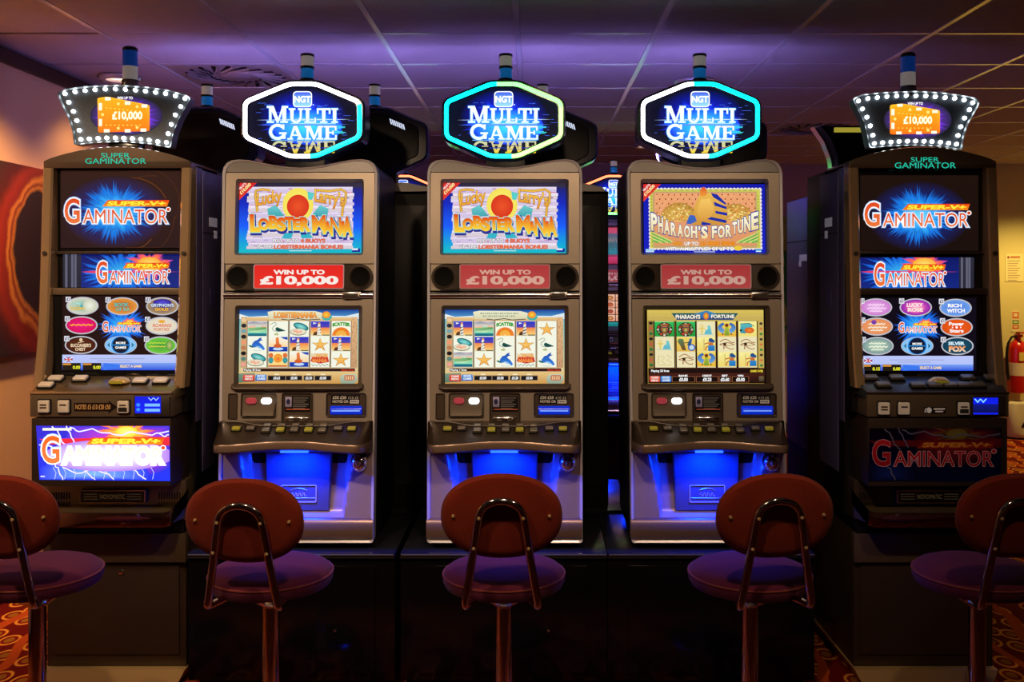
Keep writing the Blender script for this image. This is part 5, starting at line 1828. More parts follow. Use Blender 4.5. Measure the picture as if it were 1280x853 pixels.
def flare(a, cx, cy, r, k=1.0):
    a.burst(cx, cy, r * 1.5, r, C(255, 200, 60), C(250, 90, 90), C(150, 60, 190), n=40, seed=6, lo=0.5)
    a.ell(cx, cy, r * .7, r * .45, C(255, 236, 120), C(255, 170, 50))


def orbits(a, seed, x0, y0, x1, y1):
    rg = random.Random(seed)
    for k in range(7):
        cx, cy = x0 + (x1 - x0) * rg.uniform(.55, .75), y0 + (y1 - y0) * rg.uniform(.4, .6)
        rx, ry = (x1 - x0) * rg.uniform(.2, .34), (y1 - y0) * rg.uniform(.35, .52)
        pts = [(min(x1, cx + rx * math.cos(t)), min(max(y0, cy + ry * math.sin(t)), y1)) for t in [0.3 + k2 * 2.6 / 18 + k for k2 in range(19)]]
        a.line(pts, rg.uniform(3, 8), C(96, 50, 24) if k % 2 else C(72, 36, 22), new=False)


def screen_top(a, right):
    if not right:
        a.frame(30, 180, 4.923)
        x0, y0, x1, y1 = 226, 165, 963, 640
        cx, cy = 560, 420
        box = (247, 332, 905, 500)
    else:
        a.frame(1030, 190, 5.108)
        x0, y0, x1, y1 = 232, 150, 985, 632
        cx, cy = 605, 410
        box = (255, 318, 943, 488)
    a.clip = (x0, y0, x1, y1)
    a.rect(x0, y0, x1, y1, C(50, 26, 20) if not right else C(30, 17, 12), C(40, 20, 24) if not right else C(26, 14, 12))
    if not right:
        a.up()
        orbits(a, 3, x0, y0, x1, y1)
    a.ell(cx, cy, 330, 225, C(14, 50, 150), C(46, 23, 21) if not right else C(28, 16, 12))
    a.burst(cx, cy, 262, 208, C(70, 200, 255), C(24, 120, 228), C(22, 50, 130), n=110, seed=12, lo=0.66)
    a.burst(cx, cy, 230, 150, C(120, 225, 255), C(40, 160, 245), C(16, 60, 170), n=60, seed=13, lo=0.5)
    logo(a, *box)


def screen_mid(a, right):
    if not right:
        a.frame(30, 340, 4.923)
        x0, y0, x1, y1 = 352, -108, 958, 96
        lb = (445, -68, 905, 80)
        bars = (240, 352)
        fc = (770, -62)
    else:
        a.frame(1030, 340, 5.108)
        x0, y0, x1, y1 = 228, -92, 862, 118
        lb = (318, -62, 785, 100)
        bars = (862, 958)
        fc = (640, -60)
    a.clip = (min(x0, bars[0]), y0, max(x1, bars[1]), y1)
    a.rect(bars[0], y0, bars[1], y1, C(44, 44, 60), C(36, 36, 50))
    for t in (0.12, 0.45, 0.62):
        xx = bars[0] + (bars[1] - bars[0]) * t
        a.rect(xx, y0, xx + 14, y1, C(96, 96, 116))
    a.clip = (x0, y0, x1, y1)
    a.rect(x0, y0, x1, y1, C(14, 24, 100), C(20, 40, 130))
    a.burst((x0 + x1) / 2 - 60, 10, 330, 190, C(60, 190, 240), C(20, 100, 220), C(16, 40, 130), n=80, seed=21, lo=0.5)
    flare(a, fc[0], fc[1] + 20, 110)
    a.poly([(x0, 0), (x0 + 90, -8), (x1, 0), (x0 + 90, 10)], C(230, 60, 110))
    logo(a, *lb)


def scribble(a, cx, cy, w, col, rows=1):
    for r_ in range(rows):
        a.line([(cx - w + 2 * w * k / 14, cy + r_ * 22 + 6 * math.sin(k * 2.1 + r_)) for k in range(15)], 9, col)


def menu(a, right):
    if not right:
        a.frame(70, 365, 7.758)
        X0, Y0, X1, Y1 = 62, 36, 1195, 760
        ov = [(257, 136), (643, 140), (1031, 140), (248, 324), (1026, 330), (242, 516), (628, 516), (1016, 520)]
        cx, cy = 640, 330
    else:
        a.frame(1065, 368, 7.758)
        X0, Y0, X1, Y1 = 74, 34, 1205, 742
        ov = [(232, 128), (618, 128), (1004, 132), (240, 314), (1014, 320), (246, 502), (632, 502), (1022, 502)]
        cx, cy = 640, 315
    a.clip = (X0, Y0, X1, Y1)
    a.rect(X0, Y0, X1, Y1, C(30, 12, 16) if not right else C(14, 10, 22), C(34, 12, 12) if not right else C(14, 10, 24))
    a.burst(cx, cy, 290, 205, C(70, 200, 255), C(20, 110, 235), C(24, 24, 110), n=90, seed=31, lo=0.55)
    flare(a, cx + 75, cy - 32, 60)
    logo(a, cx - 190, cy - 45, cx + 190, cy + 64)
    if not right:
        specs = [(C(60, 170, 170), C(215, 215, 190)), (C(190, 80, 30), C(226, 150, 60)), (C(40, 30, 140), C(170, 140, 90)), (C(236, 20, 130), C(214, 10, 90)), (C(236, 226, 205), C(226, 214, 190)), (C(96, 44, 22), C(70, 26, 14)), None, (C(60, 150, 60), C(110, 200, 60))]
    else:
        specs = [(C(240, 190, 240), C(206, 120, 206)), (C(230, 120, 190), C(150, 20, 170)), (C(60, 110, 220), C(110, 160, 235)), (C(240, 170, 110), C(230, 140, 90)), (C(240, 90, 30), C(220, 80, 20)), (C(190, 216, 190), C(120, 150, 150)), None, (C(30, 90, 120), C(16, 60, 80))]
    z = a.z
    for k, ((ox, oy), sp) in enumerate(zip(ov, specs)):
        a.z = z
        a.ell(ox, oy, 157, 88, C(225, 225, 232), C(190, 190, 200))
        if sp is None:
            a.ell(ox, oy, 150, 82, C(190, 225, 250), C(120, 190, 245))
            a.ell(ox, oy, 92, 84, C(30, 130, 220))
            a.ell(ox, oy, 80, 78, C(16, 24, 46))
            a.rect(ox - 80, oy - 4, ox + 80, oy + 4, C(40, 150, 235))
            a.text('MORE', ox - 46, oy - 32, ox + 46, oy - 10, WHITE, bold=0.04)
            a.text('GAMES', ox - 54, oy + 12, ox + 54, oy + 36, WHITE, bold=0.04)
            for s in (-1, 1):
                a.poly([(ox + s * 130, oy), (ox + s * 106, oy - 26), (ox + s * 106, oy + 26)], C(40, 110, 150))
            continue
        a.ell(ox, oy, 144, 76, sp[0], sp[1])
        if not right:
            if k == 0:
                a.ell(ox + 70, oy - 2, 66, 66, C(240, 240, 225), C(200, 205, 180), n=20)
                a.text('LORD', ox - 105, oy - 38, ox - 5, oy - 12, C(190, 240, 225), bold=0.04, out=C(20, 80, 80), ow=0.03)
                a.text('OF THE', ox - 85, oy - 8, ox - 25, oy + 6, C(240, 220, 150), bold=0.03)
                a.text('OCEAN', ox - 118, oy + 12, ox + 20, oy + 40, C(250, 210, 90), bold=0.04, out=C(60, 50, 20), ow=0.03)
            elif k == 1:
                a.text('BOOK', ox - 75, oy - 34, ox + 65, oy + 4, C(120, 190, 170), bold=0.05, out=C(60, 30, 20), ow=0.035)
                a.text('OF RA', ox - 65, oy + 10, ox + 75, oy + 48, C(140, 190, 160), bold=0.05, out=C(120, 40, 20), ow=0.035)
            elif k == 2:
                a.ell(ox, oy - 36, 90, 34, C(90, 80, 220), C(40, 30, 140))
                a.text("GRYPHON'S", ox - 112, oy - 26, ox + 112, oy + 6, C(206, 226, 250), bold=0.04, out=C(20, 20, 60), ow=0.03)
                a.text('GOLD', ox - 70, oy + 14, ox + 60, oy + 44, C(250, 190, 50), bold=0.05, out=C(60, 40, 10), ow=0.03)
            elif k == 3:
                scribble(a, ox, oy - 4, 112, C(255, 200, 60))
                scribble(a, ox, oy, 108, C(250, 150, 40))
            elif k == 4:
                a.text('ROARING', ox - 90, oy - 20, ox + 90, oy + 12, C(226, 90, 30), bold=0.02, shear=0.2)
                a.text('FORTIES', ox - 80, oy + 20, ox + 70, oy + 48, C(216, 110, 50), bold=0.02, shear=0.2)
                a.ell(ox, oy - 42, 34, 16, C(236, 170, 60), n=16)
            elif k == 5:
                a.ell(ox, oy - 50, 16, 18, C(230, 200, 160), n=14)
                a.line([(ox - 30, oy - 20), (ox + 30, oy - 34)], 6, C(230, 200, 160))
                a.text("BUCCANEER'S", ox - 98, oy - 14, ox + 98, oy + 20, C(250, 220, 180), bold=0.03, out=C(60, 20, 10), ow=0.03)
                a.text('CHEST', ox - 55, oy + 26, ox + 45, oy + 56, C(250, 220, 180), bold=0.03, out=C(60, 20, 10), ow=0.03)
            else:
                a.ell(ox + 85, oy, 32, 52, C(190, 200, 120), C(90, 150, 60), n=16)
                scribble(a, ox - 35, oy - 24, 80, C(200, 226, 70), 1)
                scribble(a, ox - 35, oy + 10, 80, C(226, 210, 80), 1)
        else:
            if k == 2:
                a.text('RICH', ox - 75, oy - 40, ox + 60, oy - 4, WHITE, bold=0.05, out=C(70, 130, 230), ow=0.04)
                a.text('WITCH', ox - 85, oy + 8, ox + 90, oy + 48, WHITE, bold=0.05, out=C(70, 130, 230), ow=0.04)
            elif k == 1:
                a.ell(ox, oy, 92, 58, C(252, 190, 210), C(216, 70, 180))
                a.text('LUCKY', ox - 88, oy - 42, ox + 70, oy - 4, C(255, 235, 235), bold=0.05, out=C(236, 90, 150), ow=0.04)
                a.text('ROSE', ox - 78, oy + 4, ox + 70, oy + 42, C(255, 235, 225), bold=0.05, out=C(236, 90, 150), ow=0.04)
            elif k == 4:
                a.ell(ox, oy, 92, 70, C(240, 70, 20), C(230, 90, 20))
                a.text('Power', ox - 75, oy - 50, ox + 70, oy - 14, WHITE, bold=0.04)
                a.text('Stars', ox - 68, oy + 18, ox + 68, oy + 52, WHITE, bold=0.04)
                for dx in (-40, 0, 40):
                    a.ell(ox + dx, oy + 2, 12 if dx == 0 else 7, 12 if dx == 0 else 7, WHITE, n=8)
            elif k == 7:
                a.text('SILVER', ox - 88, oy - 42, ox + 70, oy - 8, C(214, 240, 250), bold=0.05)
                a.text('FOX', ox - 84, oy + 2, ox + 84, oy + 56, C(250, 140, 50), C(240, 226, 200), bold=0.06, out=C(40, 30, 30), ow=0.03)
            else:
                cc = {0: C(255, 225, 250), 3: C(250, 246, 230), 5: C(250, 250, 225)}[k]
                scribble(a, ox, oy - 26, 80, cc)
                scribble(a, ox + 8, oy + 8, 92, cc)
                scribble(a, ox, oy + 36, 60, cc)
                if k == 3:
                    a.ell(ox - 28, oy - 42, 26, 22, C(120, 60, 170), n=12)
        a.z = z + 9
        a.rect(ox - 162, oy - 88, ox - 112, oy - 36, C(225, 225, 235))
        a.text('\u00a31', ox - 154, oy - 80, ox - 120, oy - 46, C(90, 90, 110), bold=0.04)
    a.z = z + 14
    if not right:
        yb, ym = 610, 690
        lx = 62
    else:
        yb, ym = 598, 682
        lx = 96
    a.rect(lx, yb, X1 - 30, Y1, C(190, 200, 250), C(170, 190, 250))
    a.rect(lx, ym, X1 - 30, Y1, C(120, 160, 245), C(40, 80, 220))
    a.poly([(lx + 400, ym), (lx + 700, ym + 30), (lx + 400, Y1)], C(60, 120, 240))
    # flag and counters
    fx = lx + 20
    a.rect(fx, yb + 26, fx + 80, yb + 66, C(50, 60, 150))
    a.line([(fx, yb + 26), (fx + 80, yb + 66)], 8, WHITE)
    a.line([(fx, yb + 66), (fx + 80, yb + 26)], 8, WHITE)
    a.rect(fx + 34, yb + 26, fx + 46, yb + 66, C(225, 70, 70))
    a.rect(fx, yb + 42, fx + 80, yb + 50, C(225, 70, 70))
    for r_ in range(2):
        a.rect(lx + 270 + r_ * 70, yb + 36 + r_ * 22, lx + 800 - r_ * 130, yb + 42 + r_ * 22, C(150, 160, 200))
    vals = ('0.00', '0.00') if not right else ('0.15', '0.00')
    for r_, (bx0, t_) in enumerate(zip((lx + 2, lx + 200), vals)):
        a.rect(bx0, ym, bx0 + 176, Y1, C(34, 26, 22))
        a.rect(bx0 + 2, ym + 4, bx0 + 84, ym + 20, C(226, 150, 50))
        a.text(t_, bx0 + 100, ym + 26, bx0 + 172, ym + 58, C(240, 240, 50), bold=0.04)
    a.text('SELECT A GAME', lx + 560, ym + 18, lx + 770, ym + 44, C(250, 225, 190), bold=0.04, out=C(120, 70, 60), ow=0.03)


def belly_art(a, right):
    if not right:
        a.frame(20, 460, 4.741)
        P4 = [(119, 343), (909, 349), (914, 672), (139, 664)]
        box = (150, 398, 892, 578)
        clip = (119, 343, 914, 672)
        fc = (655, 385)
    else:
        a.frame(1030, 460, 5.108)
        P4 = [(290, 386), (1135, 386), (1128, 726), (284, 726)]
        box = (305, 455, 1105, 640)
        clip = (284, 386, 1135, 726)
        fc = (850, 430)
    a.clip = clip
    x0, y0, x1, y1 = clip
    W, H = x1 - x0, y1 - y0
    if not right:
        a.poly(P4, C(50, 40, 190), C(30, 50, 225))
        a.clip = (138, 345, 910, 664)
        a.ell(fc[0], fc[1] + 60, W * .46, H * .62, C(220, 60, 190), C(60, 50, 205))
        a.ell(fc[0] - 200, y1 - 40, W * .42, H * .34, C(120, 170, 255), C(40, 50, 220))
    else:
        a.poly(P4, C(10, 6, 20), C(10, 14, 60))
        a.ell(fc[0], fc[1] + 30, W * .34, H * .5, C(150, 30, 40), C(16, 8, 30))
        a.ell(x0 + 130, y1 - 40, W * .22, H * .3, C(20, 40, 120), C(10, 10, 40))
    s = 1.0 if not right else 0.45  # missing backlight of the right picture painted as dimmer inks
    k = lambda r_, g, b: C(r_ * s, g * s, b * s)
    a.burst(fc[0], fc[1], W * .25, H * .36, k(255, 230, 60), k(255, 130, 60), k(200, 40, 120), n=50, seed=41)
    a.ell(fc[0], fc[1] - 6, W * .08, H * .10, k(255, 250, 130), k(255, 200, 50))
    a.poly([(x0, y0 + H * .24), (x1, y0 + H * .20), (x1, y0 + H * .36), (x0 + W * .1, y0 + H * .34)], k(230, 40, 60), k(210, 40, 50))
    rg = random.Random(17)
    bolts = [[(.25, .02), (.32, .12), (.42, .06), (.5, .12), (.62, .18), (.72, .10), (.86, .16), (.99, .10)], [(.12, .0), (.17, .14), (.2, .3), (.24, .4)], [(.22, .0), (.27, .2), (.30, .36)],
             [(.14, .68), (.17, .82), (.20, .98)], [(.34, .72), (.40, .9), (.44, .99)], [(.50, .72), (.53, .86), (.58, .98)], [(.20, .75), (.3, .86), (.42, .80), (.55, .88)], [(.72, .74), (.76, .88), (.82, .97)],
             [(.0, .36), (.06, .34), (.12, .38)], [(.92, .14), (.96, .2), (.99, .16)]]
    if right:
        bolts = bolts[:4]
    for b in bolts:
        pts = []
        for (u, v), (u2, v2) in zip(b, b[1:]):
            for t in (0, .33, .66):
                pts.append((x0 + W * (u + (u2 - u) * t) + rg.uniform(-6, 6), y0 + H * (v + (v2 - v) * t) + rg.uniform(-5, 5)))
        pts.append((x0 + W * b[-1][0], y0 + H * b[-1][1]))
        a.line(pts, 9, k(170, 160, 255))
        a.line(pts, 4, k(250, 245, 255))
    if not right:
        a.rect(158, 357, 330, 372, C(225, 222, 205))
        for t in range(11):
            xa = 220 + t * 58
            a.line([(xa, 590), (xa + 18, 622), (xa + 10, 660)], 3, C(200, 210, 255), new=False)
        a.rect(146, 640, 172, 648, C(200, 205, 240))
    logo(a, *box, wash=not right, dark=right)


def arch_outline(x0, x1, zside, zpeak, zbot, n=20):
    return [(x1, zbot), (x1, zside)] + [(x1 + (x0 - x1) * k / n, zside + (zpeak - zside) * math.sin(PI * k / n) ** 0.8) for k in range(1, n)] + [(x0, zside), (x0, zbot)]


def topper(parent, right):
    """trapezoid sign with concave sides, bulbs all round."""
    D = 3.555
    xc = GXC[0] + (3.575 - 3.5) * 0.0

    def tm(px, py):
        if not right:
            x, z = U(px, py, 3.575)
            return (x - GXC[0], z - GZ)
        x, z = U(px, py, 3.54)
        return (x - GXC[1], z - GZ)
    y = 0.065
    if not right:
        fr = lambda cx, cy: tm(cx / 4.741, 30 + cy / 4.741)
        top = [(348, 412), (400, 388), (520, 372), (700, 364), (880, 376), (1020, 398), (1120, 428), (1137, 445)]
        rgt = [(1120, 476), (1072, 560), (1035, 650), (1019, 738)]
        bot = [(900, 716), (735, 702), (560, 708), (450, 722)]
        lft = [(440, 640), (415, 560), (370, 470)]
        bulbs = [(390, 415), (450, 404), (509, 397), (568, 391), (628, 388), (688, 388), (748, 390), (807, 394), (866, 400), (926, 407), (985, 415), (1043, 428), (1100, 444),
                 (1075, 492), (1043, 541), (1019, 597), (1001, 652), (990, 704), (939, 699), (888, 690), (838, 685), (789, 681), (738, 678), (688, 677), (637, 677), (586, 680), (534, 683), (484, 686),
                 (475, 632), (460, 574), (440, 520), (413, 466)]
        pan = dict(ell=(752, 545, 215, 118), chip=[(580, 440), (640, 432), (890, 482), (890, 636), (585, 645)], f=(0, 30, 4.741), t1=(698, 432, 790, 448), t2=(668, 520, 846, 575))
        bx = (755, 360)
    else:
        fr = lambda cx, cy: tm(1000 + cx / 4.56, 50 + cy / 4.56)
        top = [(310, 328), (360, 305), (470, 292), (680, 284), (840, 294), (960, 312), (1020, 325), (1043, 350)]
        rgt = [(1015, 400), (975, 470), (950, 545), (940, 622)]
        bot = [(830, 604), (680, 596), (520, 602), (408, 612)]
        lft = [(395, 540), (375, 460), (340, 390)]
        bulbs = [(348, 340), (402, 326), (457, 320), (512, 314), (568, 311), (623, 309), (679, 310), (735, 311), (790, 315), (846, 320), (901, 325), (955, 334), (1005, 350),
                 (986, 390), (958, 438), (936, 488), (920, 538), (912, 588), (866, 583), (819, 577), (771, 573), (725, 571), (677, 570), (630, 571), (582, 572), (535, 576), (487, 580), (440, 584),
                 (431, 537), (416, 483), (397, 433), (371, 386)]
        pan = dict(ell=(690, 448, 195, 112), chip=[(530, 362), (600, 354), (818, 392), (818, 526), (530, 532)], f=(1000, 50, 4.56), t1=(632, 346, 720, 362), t2=(608, 428, 772, 478))
        bx = (652, 280)
    outline = [fr(*p) for p in round_poly(top + rgt + bot + lft, 14, 3)]
    cxx = sum(p[0] for p in outline) / len(outline)
    czz = sum(p[1] for p in outline) / len(outline)
    inner = [(cxx + (x - cxx) * 0.975, czz + (z - czz) * 0.955) for x, z in outline]
    s = MB().prism([(cxx + (x - cxx) * 0.985, czz + (z - czz) * 0.975) for x, z in outline], y + 0.006, y + 0.045, inset=0.003).build('topper_sign', 'topper_face', parent)
    MB().ring(outline, inner, y - 0.004, y + 0.048, yin=y + 0.002).build('topper_rim', 'topper_rim', s)
    a = Art(tm).frame(*pan['f'])
    e = pan['ell']
    a.ell(e[0], e[1], e[2], e[3], C(120, 60, 220), C(40, 36, 60))
    a.burst(e[0], e[1], e[2] * 1.02, e[3] * 1.02, C(130, 60, 230), C(110, 50, 215), C(60, 40, 120), n=50, seed=51, lo=0.6)
    ch = pan['chip']
    a.poly(round_poly(ch, 12, 3), C(255, 190, 40), C(250, 110, 20))
    c0 = Vector((sum(p[0] for p in ch) / 5, sum(p[1] for p in ch) / 5))
    a.poly([tuple(c0 + (Vector(p) - c0) * 0.90) for p in ch], C(255, 170, 30), C(252, 120, 20))
    a.up()
    X0, X1, Y0, Y1 = min(p[0] for p in ch), max(p[0] for p in ch), min(p[1] for p in ch), max(p[1] for p in ch)
    WW, HH = X1 - X0, Y1 - Y0
    for u, v in ((.06, .28), (.06, .72)):
        a.rect(X0 + WW * (u - .03), Y0 + HH * (v - .10), X0 + WW * (u + .03), Y0 + HH * (v + .10), C(255, 250, 215), new=False)
    for u, v in ((.2, .06), (.58, .18), (.9, .26), (.18, .95), (.58, .95), (.88, .93)):
        a.rect(X0 + WW * (u - .055), Y0 + HH * (v - .045), X0 + WW * (u + .055), Y0 + HH * (v + .045), C(255, 250, 215), new=False)
    for u, v in ((.40, .20), (.76, .28), (.40, .88), (.76, .86), (.1, .5)):
        a.ell(X0 + WW * u, Y0 + HH * v, 9, 9, C(255, 225, 120), n=10, new=False)
    for k_ in range(9):
        a.rect(X0 + WW * (.16 + .08 * k_), Y0 + HH * (.30 + .012 * k_), X0 + WW * (.19 + .08 * k_), Y0 + HH * (.325 + .012 * k_), C(255, 226, 90), new=False)
        a.rect(X0 + WW * (.16 + .08 * k_), Y0 + HH * .78, X0 + WW * (.19 + .08 * k_), Y0 + HH * .805, C(255, 226, 90), new=False)
    a.text('WIN UP TO', *pan['t1'], WHITE, bold=0.03)
    a.text('\u00a310,000', *pan['t2'], C(255, 250, 225), bold=0.03, out=C(255, 205, 70), ow=0.03)
    a.build('prize_print', 'sign_print', s, y=y + 0.0055)
    bm_ = _BTN.get('bulb')
    if not bm_:
        bm_ = _BTN['bulb'] = MB().lathe([(0.0, -0.009), (0.004, -0.008), (0.0066, -0.004), (0.0072, 0.001), (0.0065, 0.006)], 12, (0, 0, 0), 'y').mesh('bulb', M('bulb'))
    for b in bulbs:
        x, z = fr(*b)
        o = link('bulb', bm_, s)
        o.location = (x, y + 0.003, z)
    bxx, bzz = fr(*bx)
    bc = MB().lathe([(0.0, -0.02), (0.033, -0.02), (0.033, 0.0), (0.030, 0.004), (0.030, 0.022), (0.0, 0.022)], 24, (bxx, y + 0.035, bzz)).build('beacon', 'beacon_base', parent)
    MB().lathe([(0.0, 0.022), (0.0268, 0.022), (0.0275, 0.026), (0.0275, 0.073), (0.0, 0.073)], 24, (bxx, y + 0.035, bzz)).build('beacon_lens', 'beacon_white', bc)
    MB().lathe([(0.0, 0.073), (0.0268, 0.073), (0.0275, 0.077), (0.0275, 0.132), (0.0, 0.132)], 24, (bxx, y + 0.035, bzz)).build('beacon_lens', 'beacon_deep_blue', bc)
    MB().lathe([(0.0, 0.132), (0.028, 0.132), (0.028, 0.142), (0.022, 0.148), (0.0, 0.149)], 24, (bxx, y + 0.035, bzz)).build('beacon_band', 'beacon_cap', bc)
    # clear neck
    nx, nz = fr(*( (735, 712) if not right else (690, 604)))
    MB().box(nx - 0.06, nx + 0.06, y + 0.01, y + 0.06, nz - 0.035, nz + 0.012).build('sign_neck', 'black_gloss', parent, bevel=0.004)


def make_tall(k, label):
    right = k == 1
    xg = GXC[k]
    t = tag(empty('slot_machine', (xg, GYF, GZ)), label, 'slot machine', 'tall machines with bulb-framed signs')

    def plane(d):
        def f(px, py):
            x, z = U(px, py, d)
            return (x - xg, z - GZ)
        return f
    Z = lambda zw: zw - GZ
    # cabinet
    MB().box(-0.272, 0.272, 0.055, 0.54, Z(0.60), Z(1.915)).build('cabinet', 'black_satin', t, bevel=0.004)
    # side panels, front edge strip and main panel
    for s in (-1, 1):
        p = MB().box(*sorted((s * 0.2722, s * 0.2765)), 0.12, 0.35, Z(0.75), Z(1.90)).build('side_panel', 'side_panel', t, bevel=0.0015)
        MB().box(*sorted((s * 0.2722, s * 0.2755)), 0.052, 0.117, Z(0.95), Z(1.905)).build('side_strip', 'side_panel', t, bevel=0.0015)
        MB().box(*sorted((s * 0.2764, s * 0.2768)), 0.12, 0.35, Z(1.660), Z(1.664)).build('side_seam', 'black_matte', p)
        MB().box(*sorted((s * 0.2764, s * 0.2774)), 0.19, 0.28, Z(1.69), Z(1.725)).build('sticker', 'sticker_white', p)
        MB().box(*sorted((s * 0.2764, s * 0.2774)), 0.245, 0.28, Z(1.645), Z(1.675)).build('sticker', 'sticker_white', p)
        MB().box(*sorted((s * 0.2764, s * 0.2774)), 0.20, 0.25, Z(1.38), Z(1.45)).build('side_label', mat('label_dim', C(90, 80, 150), 0.5, noise=0.3, nscale=250), p)
    # arched cap with lettering
    MB().prism(arch_outline(-0.272, 0.272, Z(1.918), Z(1.975), Z(1.896)), 0.0, 0.30, inset=0.004).build('top_cap', mat('cap_bronze', C(150, 130, 112), 0.16, 0.75, noise=0.08), t)
    a = Art(plane(3.5))
    if not right:
        a.frame(0, 30, 4.741)
        b1, b2 = (600, 765, 770, 794), (506, 797, 866, 829)
    else:
        a.frame(1000, 50, 4.56)
        b1, b2 = (632, 669, 792, 696), (540, 699, 888, 732)
    teal = C(30, 190, 160)
    a.text('SUPER', *b1, teal)
    a.text('GAMINATOR', *b2, teal)
    a.build('cap_lettering', 'print_glow', t, y=-0.001)
    # polished side pillars: upper straight, lower sweep forward
    for s in (-1, 1):
        sec = []
        for i in range(25):
            v = i / 24
            z = Z(1.896) + (Z(1.092) - Z(1.896)) * v
            yy = 0.0 - 0.045 * v - 0.03 * max(0, v - 0.6) ** 2 / 0.16
            sec.append((z, yy))
        xo, xi = s * 0.2745, s * 0.2365
        mbp = MB()
        vs_, fs_ = [], []
        for z, yy in sec:
            vs_ += [(xo, yy + 0.06, z), (xo, yy + 0.006, z), (xo - s * 0.006, yy, z), (xi + s * 0.006, yy, z), (xi, yy + 0.006, z), (xi, yy + 0.06, z)]
        for i in range(24):
            for j in range(6):
                l = (j + 1) % 6
                fs_.append((i * 6 + j, i * 6 + l, (i + 1) * 6 + l, (i + 1) * 6 + j))
        fs_ += [tuple(range(6)), tuple(range(144, 150))]
        pil = mbp.add(vs_, fs_).build('pillar', 'warm_glow_chrome', t)
        MB().lathe([(0.0, -0.004), (0.008, -0.003), (0.0085, 0.002)], 14, (s * 0.2555, -0.004 - 0.045 * 0.4, Z(1.58)), 'y').build('pillar_lock', 'brown_dark', pil)
        # fill between pillar and cabinet at the bottom
        MB().box(*sorted((s * 0.238, s * 0.2725)), -0.03, 0.06, Z(1.00), Z(1.13)).build('pillar_foot', 'black_satin', t)
    # screen well, three screens
    MB().box(-0.2365, 0.2365, 0.038, 0.06, Z(1.12), Z(1.896)).build('screen_well', 'black_gloss', t)
    d1 = 3.533
    a = Art(plane(d1))
    screen_top(a, right)
    a.build('upper_screen', 'screen_print', t, y=0.033)
    MB().box(-0.2365, 0.2365, 0.018, 0.04, Z(1.578), Z(1.588)).build('screen_divider', 'frame_brown', t, bevel=0.002)
    a = Art(plane(3.531))
    screen_mid(a, right)
    a.build('middle_screen', 'screen_print', t, y=0.031)
    MB().box(-0.2365, 0.2365, -0.005, 0.04, Z(1.427), Z(1.452)).build('screen_ledge', 'frame_brown' if right else 'fascia_box', t, bevel=0.003)
    a = Art(plane(3.502))
    menu(a, right)
    a.build('menu_screen', 'screen_print', t, y=0.002, shear=None)
    MB().box(-0.2365, 0.2365, 0.004, 0.04, Z(1.125), Z(1.427)).build('menu_glass', 'black_plate', t)
    # button shelf sloping forward
    zB, zF, yB, yF = Z(1.128), Z(1.084), 0.0, -0.120
    MB().add([(-0.268, yB, zB), (0.268, yB, zB), (0.252, yF, zF), (-0.252, yF, zF), (-0.268, yB, zB - 0.06), (0.268, yB, zB - 0.06), (0.252, yF, zF - 0.03), (-0.252, yF, zF - 0.03)],
             [(0, 1, 2, 3), (7, 6, 5, 4), (0, 4, 5, 1), (1, 5, 6, 2), (2, 6, 7, 3), (3, 7, 4, 0)]).build('button_shelf', 'tray_metal' if not right else mat('shelf_shaded', C(70, 76, 86), 0.3, 0.5, noise=0.1), t, bevel=0.004)  # dimmer light on the right machine put into darker part materials
    sl = math.atan2(zB - zF, yB - yF)

    def on_shelf(u, v):
        return (u, yB + (yF - yB) * v, zB + (zF - zB) * v)
    keys = [(-0.205, .30), (-0.115, .30), (-0.215, .72), (0.11, .45), (0.185, .45)] if not right else [(-0.205, .25), (-0.11, .25), (-0.18, .70), (-0.055, .72), (0.005, .72), (0.06, .72), (0.11, .72), (0.16, .70), (0.15, .25), (0.235, .25)]
    for u, v in keys:
        kk = ('key', right)
        if kk not in _BTN:
            _BTN[kk] = MB().prism(rrect(-0.024, -0.015, 0.024, 0.015, 0.004, 3), -0.016, 0, inset=0.002).mesh('play_button', M('key_cream' if not right else 'key_grey'))
            _BTN[('kb', right)] = MB().prism(rrect(-0.028, -0.019, 0.028, 0.019, 0.004, 3), -0.008, 0.004).mesh('button_base', M('black_satin'))
        for nm, me in (('button_base', _BTN[('kb', right)]), ('play_button', _BTN[kk])):
            o = link(nm, me, t)
            o.location = on_shelf(u, v)
            o.rotation_euler = (-PI / 2 + sl, 0, 0)
    cxk = 0.035
    x, y, z = on_shelf(cxk, .45)
    ck = MB().lathe([(0.0, 0.016), (0.020, 0.014), (0.034, 0.006), (0.040, 0.0), (0.040, -0.006)], 24, (x, y, z + 0.006), 'z', sy=0.7).build('coin_entry', 'brass', t)
    MB().box(x - 0.022, x + 0.022, y - 0.0345, y - 0.028, z + 0.0, z + 0.010).build('coin_slot', 'key_yellow', ck)
    # fascia box with square buttons and note display
    MB().box(-0.252, 0.252, -0.130, 0.05, Z(0.995), Z(1.080)).build('fascia_box', 'fascia_box', t, bevel=0.004)
    MB().box(-0.253, 0.253, -0.1345, -0.120, Z(1.0775), Z(1.0845)).build('fascia_edge', 'warm_glow_chrome' if not right else 'frame_brown', t, bevel=0.002)
    d2 = GYF - 0.131
    mp2 = plane(d2)
    if not right:
        bp = [(55.9, 508), (80.5, 508), (155, 508.5)]
        dsp = (169.8, 495.5, 202, 516.5)
        lowb = (168, 494, 213.5, 521)
    else:
        bp = [(1104, 510.5), (1129, 510.5), (1203.5, 510.5)]
        dsp = (1215.5, 497, 1246.5, 518)
        lowb = (1214, 495, 1257, 520)
